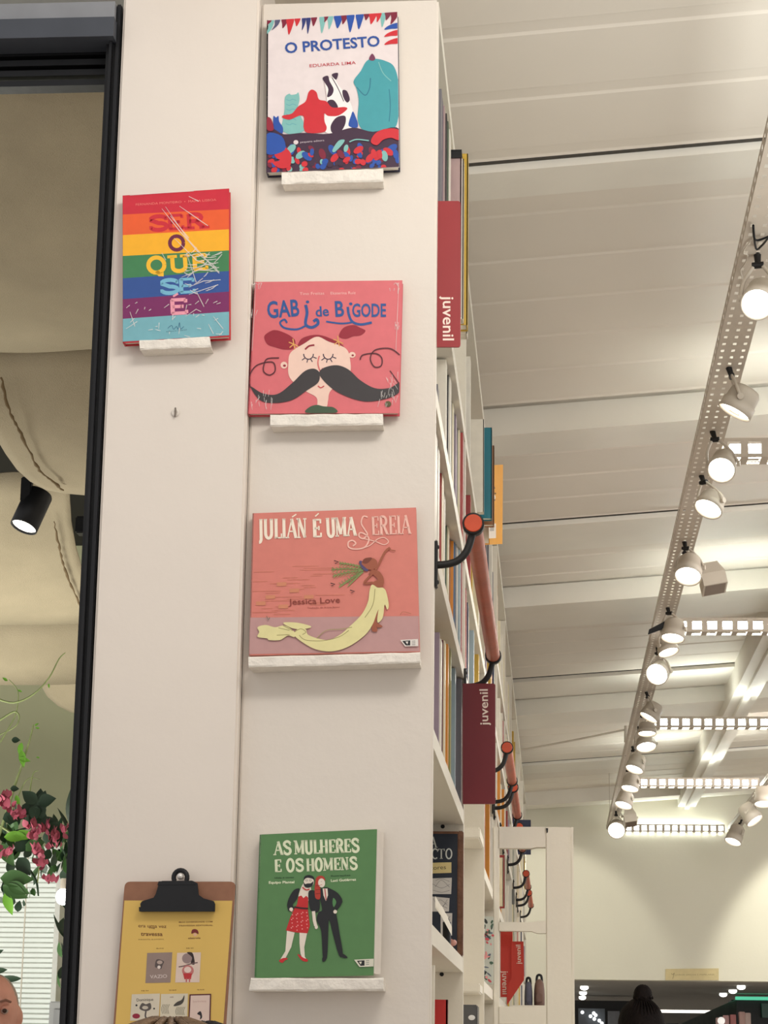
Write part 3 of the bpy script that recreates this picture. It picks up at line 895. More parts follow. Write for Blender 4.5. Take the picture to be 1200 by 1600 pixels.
def cover_book(cs, Yb, Yt, th, board, paper, label, spine=None, skew=0, front=None):
    """cs: picture corners TL TR BR BL of the front cover; bottom edge at depth Yb, top edge at Yt"""
    BL, BR = onY(*cs[3], Yb), onY(*cs[2], Yb)
    T = onY((cs[0][0]+cs[1][0])/2, (cs[0][1]+cs[1][1])/2, Yt)
    n = (BR-BL).cross(T-BL).normalized()
    if n.y > 0: n = -n
    q = [onP(x, y, BL, n) for x, y in cs]; TL, TR, BR, BL = q
    t = thing('picture_book', tuple((BL+BR)/2), label, 'book')
    o = -n*th; fr = front or board
    mb = MB(); mb.prism([BL, BR, TR, TL], -n*.0022, fr); mb.build('front_cover', t)
    mb = MB(); mb.prism([BL+o, BR+o, TR+o, TL+o], n*.0022, board); mb.build('back_cover', t)
    ex = (BR-BL).normalized()
    mb = MB(); mb.prism([BL, TL, TL+ex*.0022, BL+ex*.0022], o, spine or board); mb.build('spine', t)
    ins = .003; uy = (TL-BL).normalized()
    c0 = [BL+ex*.0022+uy*ins, BR-ex*ins+uy*ins, TR-ex*ins-uy*ins, TL+ex*.0022-uy*ins]
    f0 = [p-n*.0023 for p in c0]; f1 = [p+o+n*.0023 for p in c0]
    if skew:
        f1[1] = f1[1]+ex*(skew+ins); f1[2] = f1[2]+ex*(skew+ins); f0[1] += ex*ins*1.3; f0[2] += ex*ins*1.3
    mb = MB(); mb.hexa(f0+f1, paper); mb.build('page_block', t)
    return t, BL, n


def film_glare(t, P0, n, crop, streaks, w=3):  # whitish strokes paint the glare on the creased shrink wrap
    FILM_GLARE = mat('film_crease_glare', (245, 240, 236), .12, vary=0, coat=1, spec=.9, alpha=.55)
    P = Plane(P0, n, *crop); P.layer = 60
    for a in streaks: P.line(a, w, FILM_GLARE, taper=True, curve=False)
    P.build('shrink_wrap_glare', t)


# --- top cover: O PROTESTO
C1 = (380, 0, 3.158)
t, p0, n = cover_book([(417, 31.5), (621, 18), (624, 261), (416, 270)], YF-.026, YF-.014-.012, .022, mat('cover_deep_navy', (28, 26, 52), .4), PAPER, 'picture book titled O PROTESTO, topmost on the end panel', front=ink(233, 222, 222))
P = Plane(p0, n, *C1); P.clip = [((x-C1[0])*C1[2], (y-C1[1])*C1[2]) for x, y in ((417.3, 32), (620.7, 18.5), (623.7, 260.5), (416.3, 269.5))]
teal, tl2, red, dred, blue, dk, wh = ink(72, 160, 170), ink(130, 190, 186), ink(208, 48, 58), ink(128, 36, 60), ink(42, 84, 170), ink(66, 44, 66), ink(234, 224, 222)
# hanging leaves
top = lambda x: 98-(x-118)*.0635
lv = [(140, 95, 190, tl2, 18), (128, 60, 130, dred, 18), (170, 60, 150, ink(90, 90, 120), 18), (205, 20, 140, dred, 22), (232, 14, 172, red, 26), (268, 10, 130, red, 20), (300, 20, 150, ink(50, 60, 120), 14), (322, 8, 168, ink(50, 60, 120), 15), (350, 8, 130, dred, 20), (392, 10, 165, tl2, 22), (430, 14, 145, tl2, 20), (410, 20, 110, dred, 14), (470, 10, 140, blue, 30), (500, 18, 120, dred, 22), (530, 6, 160, blue, 26), (575, 10, 145, blue, 26), (610, 10, 100, dred, 20), (640, 20, 120, red, 26), (690, 10, 135, tl2, 20), (670, 20, 110, red, 18), (715, 20, 100, ink(120, 50, 70), 22), (748, 40, 120, dred, 26)]
for x, sl, yb, c, w in lv:
    y0 = top(x)+2
    P.blob([(x-w*.7, y0), (x+w*.7, y0-2), (x+w*.45-sl*.1, (y0+yb)/2), (x-sl*.5, yb), (x-w*.5-sl*.1, (y0+yb)/2)], c, 4)
for y, c in ((130, blue), (165, red), (205, red)): P.blob([(766, y-18), (766, y+8), (730, y+12), (696, y+16), (718, y-4)], c, 4)
P.text('O PROTESTO', (208, 262), (675, 226), 50, ink(48, 84, 160), .022)
P.text('EDUARDA LIMA', (328, 332), (556, 316), 15, ink(196, 70, 84), .002)
# plain figures from behind
P.blob([(228, 462), (236, 468), (262, 464), (272, 456), (278, 490), (270, 540), (296, 600), (300, 645), (240, 664), (190, 640), (196, 590), (204, 540), (206, 480)], tl2, 4)
for i in range(6): P.line([(212, 490+i*24), (228, 496+i*24), (244, 490+i*24), (262, 496+i*24)], 3, ink(100, 170, 180))
P.blob([(545, 400), (580, 350), (610, 300), (650, 290), (700, 300), (745, 330), (768, 420), (768, 560), (740, 640), (650, 656), (590, 640), (565, 590), (570, 500), (560, 440)], teal, 5)
P.line([(560, 430), (600, 470), (622, 440), (628, 385)], 5, ink(48, 118, 140)); P.line([(668, 306), (690, 360), (730, 400)], 4, tl2); P.line([(720, 440), (726, 520), (720, 600)], 4, ink(48, 118, 140))
P.blob([(620, 292), (636, 264), (652, 288), (640, 300)], ink(120, 60, 90), 3)
P.blob([(400, 400), (430, 386), (448, 380), (470, 420), (510, 470), (540, 540), (535, 630), (500, 650), (440, 662), (404, 650), (398, 590), (412, 500)], ink(246, 242, 240), 5)
P.line([(400, 400), (412, 500), (398, 590), (404, 650), (440, 662)], 3, ink(205, 180, 182))
P.blob([(392, 384), (418, 374), (426, 400), (446, 440), (436, 470), (414, 478), (420, 440), (404, 410)], dk, 4); P.blob([(438, 366), (468, 360), (460, 392), (446, 384)], dk, 3); P.line([(438, 382), (470, 440), (496, 500)], 4, dk)
P.blob([(490, 446), (512, 450), (526, 490), (512, 506), (494, 480)], dk, 4); P.blob([(416, 500), (446, 494), (468, 530), (440, 548), (418, 540)], dk, 4); P.blob([(432, 620), (460, 580), (502, 572), (504, 610), (480, 650), (440, 656)], dk, 4)
P.blob([(308, 500), (322, 456), (340, 442), (362, 456), (374, 490), (410, 500), (440, 530), (500, 528), (512, 540), (470, 570), (420, 572), (400, 560), (402, 600), (412, 630), (396, 652), (320, 656), (298, 630), (300, 580), (280, 570), (230, 590), (196, 582), (196, 570), (240, 560), (270, 526)], red, 5)
P.blob([(150, 572), (162, 580), (174, 572), (178, 600), (196, 630), (190, 664), (150, 664), (148, 610)], blue, 4); P.blob([(520, 620), (532, 570), (542, 550), (556, 580), (566, 610), (560, 630)], blue, 4)
P.blob([(118, 640), (200, 662), (300, 655), (420, 660), (540, 630), (640, 650), (775, 640), (780, 860), (600, 870), (400, 870), (100, 880)], dk, 5)
P.text('pequena editora', (282, 706), (400, 696), 9, ink(210, 196, 204)); P.ell(260, 702, 12, 11, ink(226, 212, 214))
rnd = random.Random(4)
for i in range(95):
    x = rnd.uniform(125, 762); y = rnd.uniform(735, 850)-(x-118)*.02; a = rnd.uniform(-60, 60); s = rnd.uniform(.6, 1.15)
    P.ell(x, y, 15*s, 26*s if y < 795 else 14, rnd.choice([red, red, blue, blue, tl2, dred, dk, blue]), a, 12)
P.blob([(630, 700), (650, 660), (700, 636), (766, 640), (768, 690), (730, 680), (690, 690), (660, 716)], red, 5); P.blob([(160, 740), (200, 724), (236, 760), (230, 820), (180, 830), (142, 800), (180, 790)], red, 5)
P.blob([(440, 740), (470, 695), (500, 690), (490, 712), (452, 750)], tl2, 4); P.line([(524, 700), (560, 688), (620, 694)], 6, tl2); P.blob([(118, 580), (140, 590), (150, 640), (118, 640)], ink(150, 40, 60), 4); P.blob([(118, 660), (190, 672), (205, 740), (118, 760)], blue, 4)
P.build('cover_print', t)

# --- rainbow cover on the column
C2 = (180, 280, 2.6087)
t, p0, n = cover_book([(191.5, 305.5), (358, 294.5), (358.3, 526), (191.8, 536)], YC-.03, YC-.026, .018, ink(196, 50, 60), PAPER, 'shrink-wrapped rainbow striped book titled SER O QUE SE É on the column')
P = Plane(p0, n, *C2); P.clip = [((x-C2[0])*C2[2], (y-C2[1])*C2[2]) for x, y in ((191.8, 306), (357.7, 295), (358, 525.6), (192, 535.5))]
le = [66, 144, 228, 313, 404, 489, 569, 662]; ri = [38, 122, 204, 290, 374, 458, 540, 636]
cl = [(206, 44, 62), (236, 96, 48), (248, 180, 42), (66, 130, 84), (50, 84, 152), (122, 42, 98), (120, 178, 190)]
for i in range(7): P.poly([(31, le[i]), (466, ri[i]), (466, ri[i+1]), (31, le[i+1])], ink(*cl[i]))
SER['F'] = SER['E']
P.serif('SER', (128, 211), (372, 196), 58, 17, ink(208, 44, 58), .7, 1.2)
P.serif('O', (212, 290), (290, 286), 56, 15, ink(110, 36, 66), .8)
P.serif('QUE', (126, 384), (378, 366), 62, 17, ink(246, 190, 52), .7, 1.2)
P.serif('SE', (172, 468), (326, 460), 56, 16, ink(120, 184, 212), .7, 1.2)
P.serif('E', (208, 550), (296, 546), 58, 17, ink(240, 160, 178), .8)
P.line([(236, 478), (256, 466)], 8, ink(240, 160, 178))
P.text('FERNANDA MONTEIRO  •  MARIA LISBOA', (84, 108), (412, 88), 9, ink(240, 130, 120))
P.line([(214, 608), (230, 596), (238, 612), (250, 600), (256, 612), (262, 584), (266, 610), (280, 600)], 2.5, ink(60, 110, 140)); P.text('editora infantil', (208, 624), (292, 616), 6, ink(80, 120, 140))
P.build('cover_print', t)
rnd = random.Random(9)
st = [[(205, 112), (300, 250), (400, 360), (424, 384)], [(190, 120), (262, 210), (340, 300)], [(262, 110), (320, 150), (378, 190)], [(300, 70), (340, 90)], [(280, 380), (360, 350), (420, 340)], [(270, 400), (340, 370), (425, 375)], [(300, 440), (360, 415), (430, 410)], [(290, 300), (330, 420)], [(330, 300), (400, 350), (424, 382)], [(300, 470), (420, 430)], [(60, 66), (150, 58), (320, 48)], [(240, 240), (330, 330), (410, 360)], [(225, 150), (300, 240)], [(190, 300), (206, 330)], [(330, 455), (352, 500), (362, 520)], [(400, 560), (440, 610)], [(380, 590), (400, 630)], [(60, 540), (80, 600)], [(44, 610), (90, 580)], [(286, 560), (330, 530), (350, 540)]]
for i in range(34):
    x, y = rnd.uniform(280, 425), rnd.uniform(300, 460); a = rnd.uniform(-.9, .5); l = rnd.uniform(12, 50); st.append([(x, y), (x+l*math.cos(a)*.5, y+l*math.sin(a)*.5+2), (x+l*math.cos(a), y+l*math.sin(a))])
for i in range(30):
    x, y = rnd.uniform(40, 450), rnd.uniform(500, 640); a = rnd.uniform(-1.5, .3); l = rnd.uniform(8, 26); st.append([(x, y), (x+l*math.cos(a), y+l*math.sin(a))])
film_glare(t, p0, n, C2, st, 4.2)

# --- pink cover with a moustache
t, p0, n = cover_book([(397.8, 440.5), (628.7, 438), (623.4, 645.5), (387.2, 646.5)], YF-.026, YF-.022, .018, ink(206, 84, 96), PAPER, 'square pink picture book titled GABI DE BIGODE with a big black moustache', front=ink(218, 112, 118))
P = Plane(p0, n, *C2); P.clip = [((x-C2[0])*C2[2], (y-C2[1])*C2[2]) for x, y in ((398, 440.8), (628.3, 438.4), (623, 645), (387.6, 646))]
gp, ba, skin, hair = ink(43, 86, 150), ink(60, 56, 58), ink(240, 206, 190), ink(150, 36, 54)
P.text('Tino Freitas', (752, 472), (852, 470), 11, ink(242, 196, 190)); P.text('Ekaterina Ruiz', (878, 470), (980, 468), 11, ink(242, 196, 190))
P.text('GAB', (622, 566), (752, 556), 66, gp, .022); P.text('de', (818, 560), (872, 556), 40, gp, .02); P.text('B', (898, 560), (934, 558), 62, gp, .022); P.text('GODE', (966, 560), (1104, 560), 52, gp, .022)
P.line([(776, 512), (782, 545), (776, 590), (800, 604), (826, 590), (822, 572), (808, 580)], 12, gp); P.line([(775, 598), (740, 612), (690, 606), (672, 585), (690, 572), (700, 586)], 8, gp); P.ell(784, 500, 7, 6, gp)
P.line([(948, 520), (952, 550), (966, 580), (1000, 592), (1046, 584)], 10, gp); P.line([(964, 584), (920, 588), (860, 580)], 7, gp); P.ell(960, 508, 7, 6, gp)
P.blob([(608, 640), (636, 618), (660, 616), (690, 626), (716, 640), (734, 660), (726, 690), (690, 694), (650, 684), (620, 672)], hair, 5)
P.blob([(912, 640), (930, 606), (970, 594), (1000, 606), (1020, 618), (1000, 636), (970, 640), (940, 650)], hair, 5)
P.blob([(742, 690), (760, 650), (820, 634), (880, 650), (930, 680), (920, 700), (830, 690), (760, 706)], hair, 5)
P.blob([(706, 750), (716, 706), (770, 670), (822, 642), (870, 662), (940, 690), (958, 740), (952, 800), (880, 860), (868, 900), (860, 930), (826, 930), (820, 890), (770, 860), (712, 810)], skin, 6)
P.ell(688, 758, 14, 14, skin); P.ell(966, 716, 14, 12, skin); P.ell(690, 760, 6, 5, hair); P.ell(968, 718, 5, 4, hair)
for cx, s in ((728, 1), (910, 1)):
    for a in (30, 80, 140, 200, 260): P.line([(cx, 672 if cx < 800 else 660), (cx+22*math.cos(math.radians(a)), (672 if cx < 800 else 660)+22*math.sin(math.radians(a)))], 4, ink(228, 170, 96))
P.line([(774, 694), (790, 680), (812, 676)], 7, hair)
for cx in (788, 868):
    P.line(arc(cx, 712, 20, 22, 0, 180, 8), 4, ink(50, 36, 66), curve=False)
    for a in (30, 65, 100, 135): P.line([(cx+22*math.cos(math.radians(a)), 714+22*math.sin(math.radians(a))), (cx+38*math.cos(math.radians(a)), 712+36*math.sin(math.radians(a)))], 3.5, ink(50, 36, 66))
P.line([(832, 720), (826, 750), (836, 782), (846, 770)], 5, ink(214, 110, 110)); P.line([(826, 842), (838, 850), (852, 842)], 4, ink(200, 60, 70))
P.blob([(552, 845), (600, 872), (660, 876), (720, 832), (770, 784), (806, 772), (828, 782), (834, 800), (826, 830), (780, 862), (720, 900), (650, 912), (590, 900)], ba, 6)
P.blob([(834, 800), (844, 772), (900, 758), (950, 775), (1000, 820), (1060, 852), (1120, 850), (1160, 828), (1156, 870), (1100, 896), (1020, 906), (940, 884), (880, 850)], ba, 6)
P.line([(552, 850), (545, 810), (575, 760), (640, 745), (652, 780), (630, 798), (606, 785), (606, 758), (620, 732), (668, 728)], 5, ink(90, 40, 50), n=6)
P.line([(1158, 834), (1120, 780)], 4, ink(90, 40, 50)); P.line([(1160, 716), (1120, 690), (1060, 696), (1040, 730), (1056, 764), (1084, 760), (1086, 728), (1060, 710), (1010, 716), (998, 736)], 5, ink(90, 40, 50), n=6)
P.blob([(780, 952), (790, 930), (820, 920), (850, 926), (890, 930), (900, 952)], ink(66, 88, 66), 4)
P.ell(1112, 916, 13, 12, ink(90, 84, 50))
P.build('cover_print', t)
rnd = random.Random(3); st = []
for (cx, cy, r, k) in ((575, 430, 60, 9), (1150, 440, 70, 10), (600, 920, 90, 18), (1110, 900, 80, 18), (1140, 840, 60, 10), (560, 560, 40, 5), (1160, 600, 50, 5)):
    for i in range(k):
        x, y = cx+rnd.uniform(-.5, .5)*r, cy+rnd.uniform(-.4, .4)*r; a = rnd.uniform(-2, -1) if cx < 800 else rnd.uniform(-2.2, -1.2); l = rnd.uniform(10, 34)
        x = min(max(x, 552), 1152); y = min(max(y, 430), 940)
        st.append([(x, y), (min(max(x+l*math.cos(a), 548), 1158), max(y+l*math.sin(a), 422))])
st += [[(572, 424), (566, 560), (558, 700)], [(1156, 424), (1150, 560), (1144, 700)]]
film_glare(t, p0, n, C2, st, 2.6)

# --- coral cover
C3 = (370, 780, 4)
t, p0, n = cover_book([(394.6, 802), (650, 793), (656, 1018.5), (389, 1024)], YF-.03, YF-.018, .012, ink(206, 150, 140), PAPER, 'wide coral picture book titled JULIÁN É UMA SEREIA', front=ink(214, 128, 116))
P = Plane(p0, n, *C3); P.clip = [((x-C3[0])*C3[2], (y-C3[1])*C3[2]) for x, y in ((395, 802.4), (649.6, 793.4), (655.6, 1018), (389.4, 1023.5))]
P.poly([(84, 740), (1140, 730), (1143, 950), (78, 968)], ink(190, 148, 146))
rnd = random.Random(5)
for i in range(26):
    y = 420+i*12; x = rnd.uniform(95, 500); P.line([(x, y), (x+rnd.uniform(60, 200), y-2)], 2, ink(196, 122, 92))
for x, y in ((250, 520), (330, 560), (180, 600), (420, 600), (260, 660), (120, 640)): P.poly([(x, y), (x+60, y-2), (x+60, y+22), (x, y+24)], ink(208, 136, 104))
cw, cp = ink(246, 232, 214), ink(240, 190, 176)
P.serif('JULIAN', (128, 246), (440, 240), 120, 19, cw, .45, .9)
P.line([(345, 112), (372, 94)], 8, cw)
P.serif('E', (470, 238), (530, 236), 112, 22, cw, .5, 1); P.line([(490, 108), (512, 88)], 8, cw)
P.serif('UMA', (560, 236), (745, 226), 116, 19, cw, .5, 1)
P.line([(818, 112), (790, 108), (778, 150), (800, 190), (816, 220), (790, 246), (764, 232), (770, 210), (800, 218), (826, 250), (800, 300), (740, 312), (700, 300), (698, 268), (724, 258), (744, 276), (726, 292)], 9, cp, n=5)
P.line([(790, 246), (860, 262), (920, 284), (948, 264), (920, 240), (880, 250), (830, 290), (780, 306)], 6, cp, n=5)
P.serif('EREIA', (840, 226), (1086, 216), 118, 15, cp, .45, .9)
P.text('Jessica Love', (325, 660), (645, 646), 36, ink(140, 64, 54), .008); P.text('Tradução de Bruna Beber', (440, 684), (645, 678), 9, ink(150, 74, 62))
bw, bd = ink(158, 88, 64), ink(120, 60, 44)
fern, yl = ink(120, 140, 82), ink(226, 218, 160)
# plain dancing figure with leaves and a long cloth
for k, (a, b, c, d) in enumerate(((800, 440, 590, 440), (790, 450, 640, 548), (800, 430, 640, 400), (790, 455, 700, 540), (790, 445, 600, 480))):
    P.line([(a, b), ((a+c)/2, (b+d)/2-6), (c, d)], 7, fern)
    for j in range(1, 9):
        u = j/9; x, y = a+(c-a)*u, b+(d-b)*u
        P.line([(x, y), (x-18, y-16)], 4, fern); P.line([(x, y), (x-18, y+16)], 4, ink(146, 160, 100))
P.blob([(764, 396), (780, 386), (820, 430), (816, 450), (790, 440)], ink(80, 70, 110), 4)
P.blob([(780, 400), (800, 372), (850, 368), (876, 388), (872, 420), (850, 440), (820, 438), (796, 420)], bw, 5); P.blob([(784, 394), (800, 370), (844, 366), (830, 390), (806, 404)], bd, 4)
P.line([(866, 440), (886, 410), (920, 340), (946, 310), (960, 312)], 14, bw); P.line([(946, 312), (952, 300), (960, 316), (992, 322)], 6, bw)
P.blob([(826, 462), (850, 440), (890, 452), (918, 496), (912, 548), (870, 546), (850, 520), (880, 500), (850, 470)], bw, 5); P.line([(846, 466), (806, 508), (800, 526), (850, 520)], 13, bw)
P.line([(884, 560), (876, 680), (862, 760), (852, 810)], 22, bw); P.blob([(848, 790), (870, 790), (878, 826), (846, 824)], bw, 3); P.blob([(862, 760), (884, 776), (912, 796), (872, 800)], bw, 3)
P.blob([(846, 534), (880, 552), (920, 560), (918, 640), (880, 700), (850, 780), (800, 850), (700, 920), (600, 950), (500, 940), (420, 900), (360, 850), (380, 812), (430, 812), (450, 850), (560, 880), (640, 850), (700, 800), (780, 720), (820, 640), (830, 570)], yl, 6)
P.blob([(900, 560), (930, 570), (950, 660), (940, 690), (924, 660), (912, 740), (880, 770), (884, 700), (906, 640)], yl, 5)
P.blob([(360, 830), (300, 790), (240, 800), (180, 786), (130, 800), (140, 830), (130, 860), (190, 870), (200, 880), (270, 880), (320, 852), (360, 862)], yl, 5); P.blob([(290, 772), (360, 770), (420, 780), (466, 796), (440, 808), (380, 812), (330, 800)], yl, 5)
g2 = ink(160, 150, 100)
for l in ([(500, 870), (560, 820), (650, 812), (720, 800)], [(390, 850), (430, 880), (540, 884), (640, 860), (700, 820)], [(360, 830), (400, 810), (432, 830), (410, 846)], [(260, 804), (330, 820)], [(290, 790), (350, 822)], [(250, 850), (330, 846)], [(864, 560), (850, 660), (800, 740)]): P.line(l, 4, g2)
for x, y in ((622, 392), (600, 532), (722, 576)): P.line([(x-14, y-8), (x+14, y), (x-8, y+10)], 6, ink(50, 20, 30), curve=False)
P.line([(186, 730), (196, 752), (206, 738)], 4, ink(110, 110, 90)); P.line([(1020, 722), (1040, 704), (1090, 716)], 3, ink(170, 110, 80))
P.poly([(1022, 880), (1132, 874), (1134, 918), (1052, 920)], ink(228, 222, 216)); P.poly([(1034, 886), (1084, 882), (1084, 914), (1056, 914)], ink(30, 30, 34)); P.poly([(1054, 890), (1072, 889), (1066, 908)], ink(228, 222, 216)); 
for i in range(3): P.line([(1094, 888+i*11), (1116, 887+i*11)], 3, ink(60, 60, 60))
P.build('cover_print', t)

# --- green cover
C4 = (370, 1280, 4.8)
t, p0, n = cover_book([(405.8, 1304), (589, 1295.5), (583.5, 1524), (397.5, 1528.5)], YF-.038, YF-.024, .02, ink(214, 212, 196), ink(222, 214, 204), 'green picture book titled AS MULHERES E OS HOMENS, lowest on the end panel', skew=.0095, front=ink(88, 132, 82))
P = Plane(p0, n, *C4); P.clip = [((x-C4[0])*C4[2], (y-C4[1])*C4[2]) for x, y in ((406, 1304.3), (588.7, 1296), (583.2, 1523.5), (397.8, 1528))]
P.poly([(168, 116), (178, 115), (146, 1180), (134, 1181)], ink(64, 112, 64)); 
cr = ink(226, 232, 200)
P.serif('AS', (278, 268), (396, 264), 100, 20, cr, .42, .9); P.serif('MULHERES', (430, 262), (906, 246), 100, 20, cr, .42, .9)
P.serif('E', (280, 396), (336, 394), 92, 20, cr, .42, 1); P.serif('OS', (368, 392), (488, 390), 92, 19, cr, .42, .9); P.serif('HOMENS', (520, 390), (892, 376), 92, 19, cr, .42, .9)
P.text('Ideia e texto', (284, 445), (428, 440), 10, ink(34, 70, 38), .02); P.text('Equipo Plantel', (240, 484), (432, 480), 18, cr, .03)
P.text('Ilustrações', (706, 430), (852, 424), 10, ink(34, 70, 38), .02); P.text('Luci Gutiérrez', (706, 470), (896, 460), 18, cr, .03)
sk, bk, rd = ink(232, 220, 206), ink(30, 32, 36), ink(196, 40, 44)
# two plain standing figures arm in arm
P.poly([(376, 836), (434, 850), (408, 960), (360, 1052), (322, 1062), (330, 1046), (364, 990)], sk); P.poly([(470, 850), (528, 850), (506, 960), (510, 1030), (528, 1060), (500, 1062), (478, 1010), (470, 930)], sk)
P.blob([(316, 1062), (340, 1044), (370, 1040), (382, 1048), (360, 1060), (340, 1078)], rd, 3); P.blob([(456, 1016), (470, 1016), (500, 1040), (530, 1050), (528, 1068), (490, 1060)], rd, 3)
P.blob([(466, 560), (500, 480), (545, 480), (560, 560), (540, 610), (470, 600)], sk, 4)
P.poly([(462, 580), (484, 572), (500, 592), (520, 574), (536, 590), (534, 680), (548, 800), (530, 856), (450, 850), (368, 834), (400, 740), (432, 670), (452, 640)], rd)
for i in range(28):
    x = 384+((i*37) % 150); y = 690+((i*53) % 150)
    if 384+(y-690)*-.1 < x < 536: P.ell(x, y, 5, 5, ink(238, 150, 150), 0, 8)
P.line([(430, 658), (480, 666), (534, 670)], 12, ink(60, 24, 30))
P.blob([(470, 520), (430, 530), (396, 580), (378, 640), (392, 690), (430, 672), (420, 640), (450, 600), (462, 560)], bk, 4)
P.blob([(540, 540), (590, 540), (620, 600), (616, 690), (560, 690), (540, 620)], bk, 4); P.line([(575, 690), (582, 760), (592, 800)], 24, sk, curve=False); P.ell(596, 808, 12, 16, sk); P.ell(408, 676, 14, 14, sk)
P.ell(540, 470, 38, 44, sk, 10); P.blob([(502, 460), (508, 430), (540, 418), (576, 432), (584, 470), (572, 450), (536, 440), (514, 446)], bk, 4); P.blob([(500, 470), (512, 486), (530, 482), (556, 480), (574, 466), (566, 500), (536, 514), (508, 504)], bk, 4)
for x in (524, 552): P.ell(x, 458, 9, 8, ink(120, 120, 120)); P.ell(x, 458, 6, 5, sk)
P.line([(492, 510), (520, 530), (546, 524)], 8, rd)
P.blob([(640, 520), (600, 540), (624, 600), (640, 680), (612, 700), (600, 760), (634, 840), (646, 1040), (676, 1040), (686, 860), (692, 750), (720, 860), (766, 1020), (796, 1016), (772, 860), (748, 720), (728, 650), (740, 690), (792, 620), (760, 556), (700, 520), (670, 510)], bk, 3)
P.blob([(724, 590), (746, 620), (728, 660), (718, 630)], ink(82, 134, 82), 3)
P.blob([(640, 1050), (650, 1030), (674, 1036), (666, 1060), (646, 1070)], bk, 3); P.blob([(768, 1010), (800, 1010), (832, 1038), (800, 1040), (768, 1022)], bk, 3)
P.poly([(644, 520), (680, 520), (684, 570), (668, 614), (650, 570)], sk); P.line([(660, 522), (664, 560), (670, 606)], 9, ink(190, 90, 90)); P.ell(738, 694, 14, 14, sk)
P.blob([(596, 440), (620, 424), (650, 430), (664, 460), (640, 450), (616, 460), (626, 520), (624, 596), (590, 590), (584, 520), (590, 470)], ink(180, 56, 44), 4); P.ell(636, 478, 26, 34, sk, -6); P.ell(634, 468, 3, 2, ink(120, 120, 120)); P.line([(628, 492), (640, 492)], 3, rd)
for y in (500, 530, 560): P.line([(592, y), (626, y-4)], 4, ink(120, 34, 30))
P.poly([(880, 1054), (1030, 1046), (1030, 1104), (920, 1108)], ink(222, 218, 202)); P.poly([(900, 1062), (958, 1058), (958, 1098), (928, 1100)], bk); P.poly([(916, 1070), (938, 1068), (930, 1090)], ink(222, 218, 202))
for i in range(3): P.line([(968, 1062+i*14), (992, 1060+i*14)], 4, ink(70, 90, 80))
P.build('cover_print', t)

# ------------------------------------------------------------------ clipboard hung on the column
C5 = (160, 1350, 5)
Yk = YC-.016
cs = [(195, 1377.5), (368, 1377.5), (353, 1602), (177, 1602)]
k2 = 1.35
cs[2] = (368-15*k2, 1377.5+224.5*k2); cs[3] = (195-18*k2, 1377.5+224.5*k2)
n = Vector((0, -1, 0)); p0 = Vector((0, Yk, 0))
q = [onP(x, y, p0, n) for x, y in cs]
t = thing('clipboard', tuple((q[0]+q[1])/2), 'brown clipboard with a black clip and a yellow poster hanging on the column', 'clipboard')
def rc(q, r):
    out = []
    for i in range(4):
        a, b, c = q[i-1], q[i], q[(i+1) % 4]
        u = (a-b).normalized()*r; v = (c-b).normalized()*r
        for k in range(5):
            s = k/4; out.append(b+u*(1-s)**2+v*s**2)
    return out
mb = MB(); mb.prism(rc(q, .009), (0, .004, 0), mat('hardboard_brown', (148, 104, 80), .6, vary=.08, scale=50)); mb.build('board', t)
# sheet of paper
P = Plane(p0, n, *C5); P.layer = 1
k3 = 1.3
P.poly([(172, 285), (1016, 287), (1016-71*k3, 287+963*k3), (172-71*k3, 285+963*k3)], mat('yellow_paper', (222, 186, 102), .7, vary=.03, scale=8))
P.build('poster_sheet', t)
P = Plane(p0, n, *C5); P.layer = 5
br = ink(110, 62, 30)
P.text('era uma vez', (280, 494), (500, 500), 26, br, .01); P.text('na', (368, 504), (410, 508), 18, br, .01); P.text('travessa', (300, 560), (470, 562), 30, br, .02)
P.text('INFANTIL & JUVENIL', (282, 594), (484, 592), 8, br)
P.text('MAIS DIVERSIDADE COM', (598, 460), (860, 456), 11, br, .01); P.text('TRAVESSIA EDITORIAL', (595, 488), (864, 484), 11, br, .01)
P.blob([(696, 545), (700, 516), (724, 508), (746, 520), (750, 548), (724, 536)], ink(120, 40, 40), 4); P.ell(724, 552, 14, 12, ink(226, 180, 150)); P.text('eletrola', (670, 586), (766, 584), 14, br, .01)
for x, y, s in ((422, 664, 'R$ 39,90'), (656, 662, 'R$ 49'), (304, 994, 'R$ 44'), (522, 990, 'R$ 38,90'), (740, 986, 'R$ 46,90')): P.text(s, (x, y), (x+56, y-1), 8, br)
P.poly([(350, 695), (546, 690), (532, 926), (336, 930)], ink(150, 130, 122)); P.blob([(410, 800), (425, 745), (480, 760), (470, 790), (458, 820), (430, 812)], ink(90, 78, 76), 4); P.ell(448, 768, 22, 15, ink(180, 160, 150)); P.ell(442, 806, 13, 13, ink(226, 214, 206)); P.text('VAZIO', (372, 894), (506, 888), 26, ink(206, 190, 184), .02)
P.poly([(584, 694), (770, 690), (758, 924), (568, 926)], ink(222, 200, 186)); P.ell(662, 738, 40, 40, ink(150, 128, 126)); P.blob([(660, 692), (700, 692), (716, 730), (720, 784), (690, 776), (700, 730)], ink(50, 36, 36), 4); P.line([(596, 804), (640, 796), (690, 780), (744, 770)], 9, ink(110, 84, 84)); P.ell(668, 834, 46, 44, ink(196, 120, 116)); P.ell(666, 826, 28, 24, ink(230, 206, 196)); P.poly([(630, 854), (700, 854), (692, 900), (640, 900)], ink(190, 50, 54)); P.line([(656, 890), (656, 922)], 10, ink(190, 90, 90)); P.line([(682, 890), (680, 922)], 10, ink(190, 90, 90))
